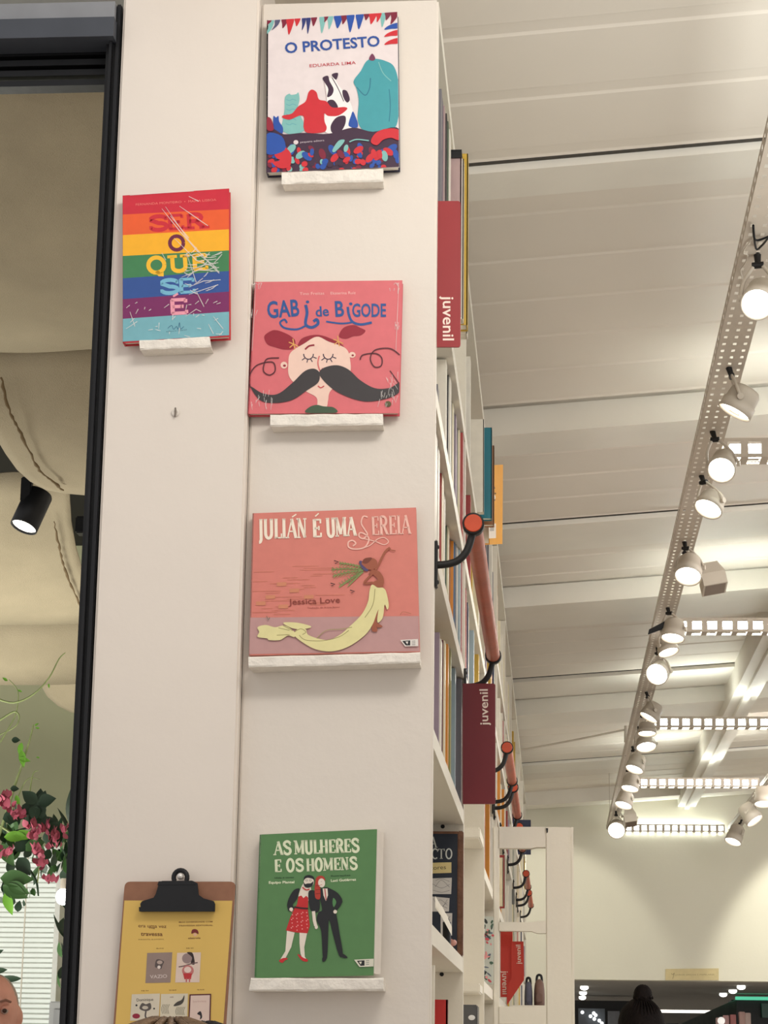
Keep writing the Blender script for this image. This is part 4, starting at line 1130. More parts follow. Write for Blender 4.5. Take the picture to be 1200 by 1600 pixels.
P.poly([(230, 1018), (450, 1012), (440, 1222), (216, 1224)], ink(214, 204, 184)); P.text('Dominique', (268, 1074), (398, 1068), 22, ink(60, 50, 46), .01); P.blob([(290, 1130), (310, 1086), (340, 1096), (374, 1086), (380, 1130), (340, 1150)], ink(90, 82, 78), 4); P.ell(334, 1122, 24, 14, ink(196, 186, 170)); P.line([(340, 1150), (336, 1190), (350, 1210)], 12, ink(80, 72, 70)); P.ell(264, 1188, 30, 20, ink(150, 34, 60)); P.ell(404, 1130, 7, 7, bk); P.ell(266, 1104, 8, 8, bk)
P.poly([(458, 1016), (668, 1012), (662, 1222), (448, 1224)], ink(216, 206, 184)); P.text('ODE', (528, 1046), (556, 1044), 10, br, .01)
for x in range(470, 530, 12): P.line([(x, 1170), (x-8, 1130), (x+6, 1096)], 4, ink(120, 116, 96))
for x in range(580, 650, 12): P.line([(x, 1180), (x-8, 1150), (x+6, 1116)], 4, ink(120, 116, 96))
P.blob([(556, 1110), (580, 1080), (620, 1060), (640, 1024), (636, 1070), (610, 1100)], ink(70, 66, 60), 4)
P.poly([(680, 1018), (850, 1014), (844, 1246), (670, 1250)], ink(90, 34, 40)); P.poly([(690, 1028), (840, 1024), (834, 1238), (680, 1242)], ink(220, 196, 184)); P.text('borboleta', (708, 1082), (812, 1078), 16, ink(190, 150, 140)); P.blob([(740, 1170), (764, 1150), (776, 1170), (778, 1200), (762, 1214), (764, 1186)], ink(40, 34, 40), 4)
P.build('poster_print', t)
# clip
P = Plane(p0, n, *C5)
cp = [(300, 372), (296, 310), (310, 290), (400, 262), (418, 230), (440, 155), (466, 132), (700, 130), (742, 150), (752, 240), (790, 268), (870, 290), (880, 312), (878, 372)]
q = [onP(160+x/5, 1350+y/5, Vector((0, Yk-.012, 0)), n) for x, y in cp]
mb = MB(); mb.prism(q, (0, .003, 0), BLACK)
q2 = [onP(160+x/5, 1350+y/5, Vector((0, Yk-.001, 0)), n) for x, y in ((296, 340), (880, 340), (880, 372), (298, 374))]
mb.prism(q2, (0, -.012, 0), BLACK)
q3 = [onP(160+x/5, 1350+y/5, Vector((0, Yk-.001, 0)), n) for x, y in ((450, 140), (720, 138), (740, 165), (440, 168))]
mb.prism(q3, (0, -.012, 0), BLACK)
mb.build('clip', t)
c = onY(282, 1369, Yk-.006)
ring = [c+Vector((.0105*math.cos(a)-.0, 0, .011*math.sin(a)-.002)) for a in [math.radians(x) for x in range(-30, 211, 20)]]
mb = MB(); mb.tube(ring, .0038, BLACK, 8); mb.build('hanging_tab', t)
mb = MB(); mb.lathe(c+Vector((0, .02, 0)), (0, -1, 0), [(0, .003), (.022, .003), (.022, .0052), (.025, .004), (.0262, 0)], mat('nail_steel', (225, 222, 218), .25, metal=.3), 16)
tag(mb.build('nail', org=c+Vector((0, .02, 0))), 'shiny round nail head through the ring of the clipboard', 'nail')

# ------------------------------------------------------------------ perforated lamp tray and lamps
def perforated(mb, p0, du, dv, nu, nv, hole, m):
    """sheet of nu x nv cells from p0, each with a square hole"""
    a = (1-hole)/2; e = [0, a, 1-a]
    for i in range(nu):
        for j in range(nv):
            o = p0+du*i+dv*j; c = [(x, y) for y in (0, a, 1-a, 1) for x in (0, a, 1-a, 1)]
            vs = [o+du*x+dv*y for x, y in c]
            mb.add(vs, [(r*4+k, r*4+k+1, (r+1)*4+k+1, (r+1)*4+k) for r in range(3) for k in range(3) if not (r == 1 and k == 1)], m)


ZT = 1.5+1.62
TRAYM = mat('perforated_tray_paint', (188, 176, 162), .5, vary=.04)


def tray(name, label, x0, y0, x1, y1, z, w, h, pitch, hole=.42, group=None, both=True):
    L = math.hypot(x1-x0, y1-y0); d = Vector(((x1-x0)/L, (y1-y0)/L, 0)); s = Vector((d.y, -d.x, 0))  # to the right of travel
    t = thing(name, ((x0+x1)/2, (y0+y1)/2, z), label, 'light fixture', group)
    c = Vector((x0, y0, z)); nu = int(L/pitch); nv = 3
    mb = MB(); perforated(mb, c-s*w/2, d*(L/nu), s*(w/nv), nu, nv, hole, TRAYM); o = mb.build('tray_bottom', t)
    for sg in (-1, 1):
        mb = MB(); perforated(mb, c+s*w/2*sg, d*(L/nu), Vector((0, 0, h)), nu, 1, hole, TRAYM); mb.build('tray_side', t)
    return t, d


XT = .431
t, d = tray('lamp_tray', 'long white perforated tray carrying the main row of spotlights along the ceiling', XT, 2.6, XT, 16.1, ZT, .074, .03, .05, .32)
for y in (15.2,):
    for s in (-.034, .034):
        mb = MB(); mb.cyl((XT+s, y, ZT), (XT+s, y, ceil_z(XT+s)+.01), .0022, .0022, LAMPW, 6); mb.build('hanging_wire', t)
XT2 = 1.32
tray('lamp_tray', 'second perforated lamp tray further right near the far wall', XT2, 12.0, XT2, 16.1, ZT, .08, .03, .06, .32)

# lit cross trays
for i, (py, xa, xb, lab) in enumerate(((720, 1150, 1290, 'lit perforated cross tray nearest us at the right edge'), (990, 1072, 1290, 'lit perforated cross tray level with the small iron arm, second from us'), (1138, 1030, 1290, 'lit perforated cross tray, third from us'), (1230, 1000, 1196, 'lit perforated cross tray, fourth from us'), (1300, 985, 1142, 'farthest lit perforated cross tray close to the far wall'))):
    p = onZ(xa, py, ZT); q = onZ(xb, py, ZT)
    y = p.y; h = .055
    t, d = tray('light_tray', lab, XT+.05, y, min(q.x, 1.9) if i < 3 else XT2-.05, y, ZT, .08, h, .055, .62)
    mb = MB(); x1 = (min(q.x, 1.9) if i < 3 else XT2-.05)
    mb.cyl((XT+.07, y, ZT+.028), (x1-.02, y, ZT+.028), .02, .02, TUBE, 10); mb.build('led_tube', t)


def spot_lamp(px, py, r, d, label, Y=None, body=.1, kind='round', lit=True, tx=None, group=None, power=0, hood=False):
    """lens centre at picture px,py; hangs below the tray; d = beam direction"""
    tx = tx or XT
    Y = Y or onX(px, py, tx+.01*0).y if False else Y
    if Y is None:
        Y = onZ(px, py, ZT-.06-body*.7-r*.3).y
    L = onY(px, py, Y); rr = ray(px, py).normalized(); rt = rr.cross(Vector((0, 0, 1))).normalized(); uu = rt.cross(rr)
    d = (rt*d[0]-uu*d[1]-rr*d[2]).normalized()
    back = L-d*body
    top = Vector((tx, back.y+.01, ZT))
    t = thing('spot_lamp', tuple(top), label, 'lamp', group)
    if kind == 'round':
        mb = MB(); mb.lathe(back, d, [(-.004, 0), (-.004, r*.72), (.006, r*.86), (body*.55, r*.9), (body*.56, r*.97), (body, r), (body, r*.93), (body*.9, r*.9)], LAMPW, 28); mb.build('lamp_body', t)
        mb = MB(); mb.lathe(L-d*.010, d, [(0, r*.92), (.0005, r*.5), (.001, 0)], LENS if lit else PAPER, 28); mb.build('lens', t)
        mb = MB(); mb.lathe(L-d*.004, d, [(-.0015, r*.36), (0, r*.33), (.0015, r*.36), (0, r*.39), (-.0015, r*.36)], LAMPW, 24); mb.build('glare_ring', t)
        if hood:
            u, w = frame_of(d); e = L-d*.03-Vector((1, 0, 0))*r*.9
            mb = MB(); mb.prism([e+Vector((-.055, 0, -.012)), e+Vector((-.05, 0, .008)), e+Vector((.02, 0, .045)), e+Vector((.03, 0, .02))], (0, .003, 0), BLACK); mb.build('barn_door', t)
    else:
        u, w = frame_of(d); a = r; b = r*.75
        mb = MB()
        f = [L+u*a+w*b, L-u*a+w*b, L-u*a-w*b, L+u*a-w*b]; m_ = [p-d*body*.5 for p in f]; k = [back+(p-L)*.62 for p in f]
        mb.hexa(m_+f, LAMPW); mb.hexa(k+m_, LAMPW); mb.build('lamp_body', t)
        mb = MB(); g = [L+(p-L)*.86+d*.001 for p in f]; mb.prism(g, -d*.0005, mat('dull_glass', (120, 104, 92), .3)); mb.build('lens', t)
    # yoke and stem
    side = d.cross(Vector((0, 0, 1)))
    side = side.normalized() if side.length > .05 else Vector((1, 0, 0))
    mid = L-d*body*.5; hub = mid + (top-mid)*.75
    mb = MB()
    for s in (-1, 1):
        e = mid+side*s*(r+.004); h2 = hub+side*s*.008
        mb.tube(smooth([tuple(e), tuple(e.lerp(h2, .5)+side*s*.008), tuple(h2)], 4, False), .0042, LAMPW, 8)
        mb.cyl(e-side*s*.004, e+side*s*.004, .008, .008, LAMPW, 12)
    mb.cyl(hub-side*.012, hub+side*.012, .007, .007, IRON, 10)
    mb.build('yoke', t)
    mb = MB(); mb.cyl(hub, top, .006, .008, IRON, 10); mb.build('stem', t)
    if power:
        l = bpy.data.lights.new('spot_light', 'SPOT'); l.energy = power; l.spot_size = 1.5; l.spot_blend = .6; l.shadow_soft_size = r*.8; l.color = (1, .94, .85)
        o = bpy.data.objects.new('spot_light', l); COL.objects.link(o)
        o.location = L+d*.02; o.rotation_euler = d.to_track_quat('-Z', 'Y').to_euler()
    return t


near = (-.25, -.75, -.6)
spot_lamp(1183, 476, .034, (-.1, .3, .95), 'glaring round spotlight highest in the picture at the right edge', power=12)
spot_lamp(1147, 645, .043, (-.5, .82, .25), 'cream spotlight tilted down to the left, barrel seen from the side', body=.062, power=10)
spot_lamp(1127, 735, .037, (-.12, .38, .92), 'round glaring spotlight facing us just under the side-on one', body=.08, power=10)
spot_lamp(1106, 796, .042, (-.35, .68, .58), 'ring-shaped open spotlight pointing down, fourth from the right edge', body=.05, power=8)
spot_lamp(1075, 901, .044, (-.12, .68, .68), 'round spotlight beside the square floodlight', body=.075, power=8)
spot_lamp(1117, 921, .052, (.18, .85, .3), 'square unlit floodlight with slanted sides', kind='square', lit=False, body=.085)
spot_lamp(1051, 998, .044, (-.12, .85, .42), 'spotlight with a black flap at its left side', body=.07, hood=True, power=6)
spot_lamp(1045, 1020, .042, (.25, .85, .38), 'cream spotlight turned away just under the one with the black flap', body=.05)
spot_lamp(1026, 1054, .047, (-.28, .3, .88), 'bright round spotlight facing us halfway down the row', body=.07, power=6)
spot_lamp(1013, 1122, .047, (-.5, .82, .28), 'small spotlight tilted left below the halfway bright one', body=.07)
spot_lamp(1011, 1147, .046, (0, .95, .32), 'small spotlight flat-on above the third cross tray end', body=.05)
spot_lamp(1010, 1168, .052, (.1, .82, .5), 'small spotlight just under the third cross tray end', body=.05, power=6)
spot_lamp(991, 1203, .05, (-.3, .82, .42), 'small spotlight with a dark joint, fifth from the far end', body=.08)
spot_lamp(984, 1233, .052, (-.18, .88, .38), 'small spotlight, fourth from the far end', body=.08)
spot_lamp(974, 1259, .055, (-.25, .85, .42), 'small spotlight, third from the far end', body=.08, power=6)
spot_lamp(963, 1298, .06, (-.1, .35, .9), 'yellowish glaring spotlight at the far end of the row', body=.09)
spot_lamp(986, 1288, .055, (.15, .85, .3), 'dark square floodlight at the far end of the row', kind='square', lit=False, body=.1)
spot_lamp(1194, 1257, .06, (0, .9, .35), 'spotlight on the second tray at the right edge', tx=XT2, body=.1)
spot_lamp(1180, 1283, .06, (.55, .78, .3), 'middle spotlight on the second tray', tx=XT2, body=.12, power=8)
spot_lamp(1145, 1316, .06, (-.3, .8, .4), 'farthest spotlight on the second tray, low and pointing left', tx=XT2, body=.12)
# lights washing the far wall
for x, z, p in ((2.1, 3.05, 60), (-.05, 3.0, 18)):
    l = bpy.data.lights.new('wall_wash', 'SPOT'); l.energy = p; l.spot_size = 1.3; l.spot_blend = .25; l.shadow_soft_size = .06; l.color = (1, .97, .84)
    o = bpy.data.objects.new('wall_wash', l); COL.objects.link(o); o.location = (x, 15.2, z); o.rotation_euler = Vector((0, 1.1, -.75)).to_track_quat('-Z', 'Y').to_euler()
# black cable loops at the near end of the tray
mb = MB()
pts = [onZ(x, y, ZT-.01) for x, y in ((1200, 370), (1180, 375), (1177, 352), (1181, 388), (1190, 384), (1200, 372))]
mb.tube(smooth([tuple(p) for p in pts], 4, False), .0024, BLACK, 6)
tag(mb.build('power_cable', org=tuple(pts[0])), 'black cable looped round the tray at the right edge', 'cable')
mb = MB()
pts = [onZ(x, y, ZT-.005) for x, y in ((1173, 376), (1164, 388), (1162, 396), (1168, 399), (1164, 412), (1157, 422), (1160, 436), (1156, 450))]
mb.tube(smooth([tuple(p) for p in pts], 4, False), .0014, LAMPW, 6)
tag(mb.build('thin_wire', org=tuple(pts[0])), 'thin pale wire looping out beside the tray above the topmost spotlight', 'cable')
# wire slung across the ceiling to the tray
mb = MB(); pts = [onY(x, y, Y) for x, y, Y in ((815, 1172, 12.0), (900, 1156, 12.0), (978, 1140, 12.0))]
mb.tube([tuple(p) for p in pts], .006, LAMPW, 6); mb.cyl(onY(978, 1134, 12.0), onY(978, 1160, 12.0), .01, .01, LAMPW, 8)
tag(mb.build('slung_cable', org=tuple(pts[1])), 'slack pale cable slung across the ceiling from bookcase to lamp tray', 'cable')

# ------------------------------------------------------------------ far wall notice and what lies beyond the opening
q = [onY(x, y, YW-.012) for x, y in ((1040, 1514), (1123, 1513), (1123, 1531.5), (1040, 1531.5))]
t = thing('notice_board', tuple(q[3]), 'pale yellow strip notice on the far wall above the opening', 'sign')
mb = MB(); mb.prism(q, (0, .012, 0), mat('notice_cream', (212, 196, 148), .6)); mb.build('board', t)
P = Plane(Vector((0, YW-.012, 0)), Vector((0, -1, 0)), 900, 1500, 4)
P.text('LIVROS DISCOS E PAPELARIA', (620, 97), (865, 95), 8, ink(150, 132, 96)); P.line([(596, 84), (604, 92), (614, 82), (608, 104), (604, 118)], 3, ink(140, 124, 90)); P.build('lettering', t)
MALLC = mat('mall_ceiling_grey', (190, 186, 176), .6)
zc = zop+.04
struct(MB().box((-2, YW+.25, zc), (7, 30, zc+.1), MALLC), 'ceiling_corridor')
DK = mat('dark_shopfront', (34, 33, 35), .35, vary=.1)
struct(MB().box((-2, 30, 0), (7, 30.2, 3), mat('corridor_end_wall', (120, 116, 110), .6)), 'wall_corridor_end')
mb = MB(); a = onY(900, 1563, 22); b = onY(995, 1563, 22)
mb.box((a.x-.6, 22, 0), (b.x, 22.3, a.z), DK); t = thing('shop_front', (a.x, 22, 0), 'black shop front beyond the opening, left of the woman', 'shop front'); mb.build('front_wall', t)
for x0, x1, y0, y1, c in ((904, 945, 1576, 1640, (110, 116, 122)), (950, 968, 1580, 1640, (130, 132, 136))):
    a = onY(x0, y1, 21.97); b = onY(x1, y0, 21.97); mb = MB(); mb.box((a.x, 21.95, a.z), (b.x, 22, b.z), mat('pane_%d' % c[0], c, .15)); w = mb.build('shop_window', t)
rnd = random.Random(2)
for i in range(7):
    mb = MB(); mb.ball(onY(908+rnd.random()*34, 1580+rnd.random()*20, 21.9), .018, mat('shop_bulb', (235, 238, 240), emit=1.5), 8, 5); mb.build('shop_bulb', t)
t = thing('shop_front', tuple(onY(1150, 1600, 21)), 'black kiosk with a green light strip at the right beyond the opening', 'shop front')
mb = MB(); a = onY(1143, 1562, 21); mb.box((a.x, 21, 0), (5, 21.4, a.z), DK); mb.build('front_wall', t)
q = [onY(1140, 1561, 20.9), onY(1200, 1557, 20.9), onY(1200, 1561, 20.9), onY(1150, 1563, 20.9)]
mb = MB(); mb.box((onY(1150, 1561, 20.9).x, 20.9, onY(1150, 1562, 20.9).z), (4.5, 20.99, onY(1150, 1557, 20.9).z), mat('green_light_strip', (90, 200, 160), emit=.9)); mb.build('light_strip', t)
mb = MB(); a = onY(1191, 1590, 20.9); b = onY(1200, 1568, 20.9); mb.box((a.x, 20.9, a.z), (b.x+.2, 20.99, b.z), mat('green_screen', (90, 130, 120), .3)); mb.build('screen', t)
t = thing('counter', tuple(onY(1080, 1600, 19)), 'dark slanting counter front running to the kiosk beyond the opening', 'counter')
mb = MB(); q = [onY(1060, 1601, 19), onY(1148, 1562, 20.9), onY(1148, 1600, 20.9), onY(1090, 1640, 19)]; mb.prism(q, (.02, .05, 0), mat('counter_charcoal', (66, 62, 58), .5, vary=.3, scale=6)); mb.build('counter_front', t)
mb = MB(); mb.box((q[0].x, 19.0, 0), (q[2].x+.3, 19.2, q[3].z+.02), DK); mb.build('counter_base', t)
mb = MB(); mb.bbox((onY(1108, 1625, 18.4).x, 18.35, 0), (onY(1178, 1625, 18.4).x, 18.75, onY(1140, 1625, 18.5).z-.001), DK, .01); tag(mb.build('plinth', org=(onY(1140, 1625, 18.5).x, 18.55, 0)), 'dark plinth under the pale pink cards beyond the opening', 'plinth')
for i, (x, y, c) in enumerate(((1124, 1590, (236, 200, 196)), (1135, 1588, (240, 190, 190)), (1146, 1587, (226, 150, 150)), (1160, 1584, (236, 196, 188)), (1169, 1584, (240, 214, 206)))):
    a = onY(x-4, 1625, 18.5); b = onY(x+4, y-random.random()*4, 18.5); mb = MB(); mb.bbox((a.x, 18.5, a.z), (b.x, 18.58, b.z), mat('pink_card_%d' % i, c, .6), .004)
    tag(mb.build('gift_card', org=(a.x, 18.5, a.z)), ['leftmost', 'second', 'middle', 'fourth', 'rightmost'][i]+' of the pale pink cards standing beyond the opening', 'card', 'pink cards beyond the opening')
for i, (x, y) in enumerate(((1040, 1582), (1065, 1589), (1062, 1596))):
    p = onZ(x, y, zc-.03); mb = MB(); mb.box((p.x-1.1, p.y-.14, zc-.03), (p.x+1.0, p.y+.14, zc-.001), mat('ceiling_strip_lit', (250, 246, 236), emit=2.2))
    tag(mb.build('ceiling_light', org=tuple(p)), ['nearest', 'middle', 'farthest'][i]+' white strip light in the corridor ceiling', 'ceiling light', 'strip lights in the corridor ceiling')
mb = MB()
for i, (x, y) in enumerate(((913, 1541), (911, 1549.5), (910, 1557), (1145, 1546.5), (1158, 1540), (1130, 1552))):
    p = onZ(x, y, zc); mb = MB(); mb.ball((p.x, p.y, zc-.012), (.036, .036, .022), mat('downlight_lit', (250, 250, 240), emit=5), 14, 8)
    tag(mb.build('downlight', org=tuple(p)), ['left group front', 'left group middle', 'left group back', 'right group left', 'right group right', 'small dim right'][i]+' round downlight in the corridor ceiling', 'ceiling light', 'downlights beyond the opening')
t = thing('display_shelf', tuple(onY(1010, 1600, 19)), 'dark glossy display beyond the woman', 'shelf')
mb = MB(); a = onY(1128, 1590, 18); mb.ball(onY(1127, 1595, 18), .03, mat('white_globe', (240, 236, 230), emit=.8)); g_ = onY(1127, 1595, 18); mb.cyl((g_.x, 18, 0), (g_.x, 18, g_.z-.02), .012, .012, DK, 8); tag(mb.build('globe_lamp', org=tuple(a)), 'small white globe light above the pink cards', 'lamp')
mb = MB(); mb.box((onY(1000, 1600, 19).x, 19, 0), (onY(1060, 1600, 19).x, 19.3, onY(1000, 1598, 19).z), DK); mb.build('body', t)

# ------------------------------------------------------------------ doorway to the room at the left
def jx(px, py, Y): return onY(px, py, Y)
DF = thing('door_frame', (XL-.06, YF, 0), 'black metal sliding door frame along the left side of the column', 'door frame')
Yd = YF-.02
mb = MB()
top_z = onY(170, 10, Yd).z
ji = onY(131, 800, Yd).x
mb.box((ji, Yd, 0), (XL-.003, Yd+.05, top_z), BLACK); mb.box((ji+.012, Yd-.012, 0), (XL-.02, Yd, top_z), BLACK); mb.box((XL-.010, Yd-.006, 0), (XL-.004, Yd, top_z), BLACK)
mb.build('jamb', DF)
a = onY(0, 32, Yd-.03); b = onY(177, 56, Yd-.03)
mb = MB(); mb.box((-3.2, Yd-.03, b.z), (b.x, Yd+.03, onY(170, 26, Yd-.03).z), mat('graphite_metal', (72, 76, 84), .45, metal=.1)); mb.build('lintel_box', DF)
mb = MB(); mb.box((-3.2, Yd-.018, onY(100, 29, Yd-.02).z), (XL-.012, Yd+.03, top_z), mat('grey_trim', (140, 142, 146), .4)); mb.build('top_trim', DF)
for i in range(4):
    z1 = onY(80, 63+i*16, Yd).z; mb = MB(); y_ = Yd+.035
    mb.box((-3.2, y_, z1-.011), (ji, y_+.03, z1), BLACK); mb.build('louver_slat', DF)
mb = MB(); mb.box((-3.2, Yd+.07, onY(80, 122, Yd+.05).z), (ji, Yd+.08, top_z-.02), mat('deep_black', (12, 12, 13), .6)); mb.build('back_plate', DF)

# ------------------------------------------------------------------ side room
SW = mat('side_room_wall', (208, 210, 172), .8, vary=.05, scale=2)
struct(MB().box((-5.2, 9.6, 0), (XL+.04, 9.8, 4.2), SW), 'wall_side_room')
struct(MB().box((-5.2, 3.6, 3.75), (XL+.04, 9.7, 3.85), mat('dark_soffit', (38, 36, 34), .8)), 'ceiling_side_room')


rnd0 = random.Random(8)


def sail(outline, Y0, Y1, label, bulge=.08, seam=None):
    """hanging sheet: rows of picture points (x left, x right, y) going down; depth runs Y0 -> Y1"""
    n = 16; rows = []; M_ = len(outline)
    for i, (xl, xr, y) in enumerate(outline):
        u = i/(M_-1); Y = Y0+(Y1-Y0)*u; r = []
        for j in range(n+1):
            v = j/n; px = xl+(xr-xl)*v; yy = y if not isinstance(y, tuple) else y[0]+(y[1]-y[0])*v
            p = onY(px, yy, Y); p += Vector((0, bulge*math.sin(math.pi*u)*-1 + .012*math.sin(v*9+u*4), 0)); r.append(p)
        rows.append(r)
    vs = [p for r in rows for p in r]; k = n+1
    mb = MB(); mb.add(vs, [(a*k+b, a*k+b+1, (a+1)*k+b+1, (a+1)*k+b) for a in range(M_-1) for b in range(n)], FABRIC, True)
    o = mb.build('fabric_sail', org=tuple(rows[0][n//2]))
    if seam:
        ym = [(y if not isinstance(y, tuple) else (y[0]+y[1])/2) for _, _, y in outline]; P_ = []
        for px, py in smooth(seam, 6, False):
            k_ = max(0, min(M_-2, sum(1 for q in ym if q <= py)-1)); u = (k_+(py-ym[k_])/(ym[k_+1]-ym[k_]))/(M_-1)
            P_.append(onY(px+rnd0.uniform(-1.3, 1.3), py, Y0+(Y1-Y0)*u-bulge*math.sin(math.pi*u)-.016))
        sb = MB(); sb.tube([tuple(p) for p in P_], [rnd0.uniform(.0015, .005) for _ in P_], mat('seam_brown', (118, 100, 72), .9), 6); sb.build('seam', o)
    md = o.modifiers.new('solid', 'SOLIDIFY'); md.thickness = .004
    return tag(o, label, 'fabric')


sail([(-120, 260, 60), (-120, 260, 180), (-120, 260, 300), (-120, 260, 420), (-120, 260, 500), (-120, 260, (551, 546))], 3.75, 4.9, 'beige cloth sail overhead, the nearest and largest in the doorway', .05)
s = [(-60, 260, 520), (-40, 260, 580), (-22, 260, 640), (-4, 260, 685), (14, 260, 715), (32, 260, 740), (52, 260, 758), (75, 255, 770), (100, 250, 774), (142, 240, (776, 772))]
sail(s, 4.9, 5.7, 'beige cloth sail with a curved hem, second behind the doorway', .05, [(2, 590), (14, 640), (30, 672), (46, 705), (62, 735), (82, 752), (98, 766)])
s = [(-60, 108, 740), (-60, 111, 780), (-60, 116, 820), (-60, 124, 860), (-60, 133, 890), (-60, 146, 920), (-60, 220, 940), (-60, 260, 960), (-60, 260, (979, 970))]
sail(s, 6.05, 6.9, 'beige cloth sail behind the black spotlight, third from the door', .05, [(84, 815), (92, 850), (100, 885), (112, 915), (126, 950)])
sail([(-60, 260, 940), (-60, 260, 1000), (-60, 260, 1040), (-60, 260, (1072, 1066))], 7.3, 7.6, 'beige cloth sail, fourth from the door', .04)
sail([(40, 260, 960), (50, 260, 1010), (60, 260, 1050), (64, 260, 1070), (76, 260, 1090), (92, 260, 1104), (112, 260, 1114), (140, 260, 1119)], 7.85, 8.15, 'small curved end of the farthest cloth sail by the door jamb', .03)
# black spotlight
L = onY(37, 824, 5.74); d = Vector((-.30, -.30, -1)).normalized()
t = thing('track_spot', tuple(L-d*.12), 'black cylindrical spotlight hanging under the cloth sails', 'lamp')
mb = MB(); mb.lathe(L-d*.095, d, [(-.02, 0), (-.02, .036), (-.015, .039), (.095, .039), (.095, .0355), (.088, .034)], BLACK, 28); mb.build('lamp_body', t)
mb = MB(); mb.lathe(L-d*.006, d, [(0, .0355), (.0005, .018), (.001, 0)], LENS, 28); mb.build('lens', t)
mb = MB(); h = onY(40, 768, 5.74); mb.bbox(h+Vector((-.012, -.012, -.03)), h+Vector((.018, .012, .04)), BLACK, .003); mb.cyl(h+Vector((0, 0, .03)), (h.x, h.y, 3.74), .006, .006, BLACK, 8); mb.build('mount', t)
l = bpy.data.lights.new('side_spot', 'SPOT'); l.energy = 14; l.spot_size = 1.6; l.spot_blend = .5; l.shadow_soft_size = .03; l.color = (1, .97, .88)
o = bpy.data.objects.new('side_spot', l); COL.objects.link(o); o.location = L+d*.01; o.rotation_euler = d.to_track_quat('-Z', 'Y').to_euler()
# dark rail seen between the sails
mb = MB(); a = onY(118, 806, 6.2); b = onY(150, 832, 6.2); mb.bbox((a.x, 6.2, b.z), (b.x+.1, 6.25, a.z), BLACK, .004)
tag(mb.build('track_rail', org=(a.x, 6.2, b.z)), 'black lighting track seen in the gap between the cloth sails', 'track')

# bright slatted window with blinds
WY = 8.6
wd = thing('window_blind', tuple(onY(40, 1600, WY)), 'bright white slatted blind behind the plants', 'blind')
xw0, xw1 = onY(-40, 1450, WY).x, onY(86, 1450, WY).x
z0, z1 = .6, onY(60, 1335, WY).z
PANE = mat('window_daylight', (232, 236, 230), emit=.35)
struct(MB().box((xw0-.5, WY+.08, z0), (xw1+.01, WY+.1, z1), PANE), 'window_1')
sl = MB(); sl.hexa([(xw0-.5, -.010, -.004), (xw1, -.010, -.004), (xw1, .010, .002), (xw0-.5, .010, .002), (xw0-.5, -.010, -.002), (xw1, -.010, -.002), (xw1, .010, .004), (xw0-.5, .010, .004)], mat('blind_slat_white', (235, 238, 232), .4))
s0 = sl.build('slat', wd, None)
me = s0.data; bpy.data.objects.remove(s0); me.transform(Matrix.Translation(ORG[wd]))
k = 0; z = z0
while z < z1:
    placed('slat', me, wd, (0, WY, z)); z += .0195
mb = MB(); mb.box((xw1, WY-.02, z0), (xw1+.02, WY+.1, z1+.02), mat('blind_slat_white', (235, 238, 232))); mb.box((xw0-.5, WY-.02, z1), (xw1+.02, WY+.1, z1+.03), mat('blind_slat_white', (235, 238, 232))); mb.build('frame', wd)
for x in (xw1-.12, xw1-.35):
    mb = MB(); mb.cyl((x, WY-.014, z0), (x, WY-.014, z1), .003, .003, PAPER, 6); mb.build('cord', wd)
# lamp bulb
c = onY(99, 1401, 7.25)
t = thing('wall_bulb', tuple(c), 'round glowing white bulb right beside the black door jamb', 'lamp')
mb = MB(); mb.ball(c, (.026, .026, .028), mat('bulb_lit', (250, 255, 248), emit=12)); mb.build('bulb', t)
mb = MB(); mb.cyl(c+Vector((0, 0, .02)), c+Vector((0, 0, .06)), .013, .011, LAMPW, 12); mb.build('socket', t)
t0 = thing('cabinet', tuple(onY(95, 1600, 8.3)), 'pale grey cabinet corner at the foot of the door jamb', 'cabinet')
a = onY(82, 1565, 8.3); b = onY(115, 1565, 8.3); mb = MB(); mb.bbox((a.x, 8.25, 0), (b.x, 8.5, a.z), mat('cabinet_grey', (170, 172, 172), .4), .004); mb.build('body', t0)
mb = MB(); mb.box((a.x+.02, 8.24, .1), (b.x-.02, 8.25, a.z-.03), mat('cabinet_grey2', (150, 152, 154), .4)); mb.build('door', t0)

# ------------------------------------------------------------------ plants
def leaf_mesh(name, m, w, l):
    pts = []; mb = MB()
    n = 7; vs = []
    for i in range(n+1):
        u = i/n; ww = w*math.sin(math.pi*min(u**.8, 1))*.5; z = -.12*l*u*u
        vs += [(-ww, u*l, z+ww*.25), (0, u*l, z), (ww, u*l, z+ww*.25)]
    mb.add(vs, [(i*3+a, i*3+a+1, i*3+a+4, i*3+a+3) for i in range(n) for a in (0, 1)], m, True)
    o = mb.build(name); me = o.data; bpy.data.objects.remove(o); return me


LM = {'g': leaf_mesh('leaf', LEAF, .032, .062), 'd': leaf_mesh('leaf', LEAFD, .042, .06), 'l': leaf_mesh('leaf', LEAFL, .028, .066), 'p': leaf_mesh('petal', PINK, .02, .024), 't': leaf_mesh('leaf', LEAFD, .028, .12)}
pl = thing('flowering_plant', tuple(onY(30, 1600, 7.15)), 'flowering climber with pink blossom and green leaves before the blind', 'plant')
rnd = random.Random(12)


def put(kind, px, py, Y, sc=1, nm='leaf', rot=None):
    r = rot or (rnd.uniform(.9, 2.2), rnd.uniform(-.5, .5), rnd.uniform(0, 6.28))
    return placed(nm, LM[kind], pl, onY(px, py, Y), r, sc)


def stem(pts, r, Y, nm='stem', mm=STEM, k=.02):
    mb = MB(); q = [onY(x, y, Y) for x, y in pts]; q = smooth([tuple(p) for p in q], 4, False)
    n = len(q); mb.tube(q, [r*(1-.6*i/n) for i in range(n)], mm, 6); return mb.build(nm, pl)


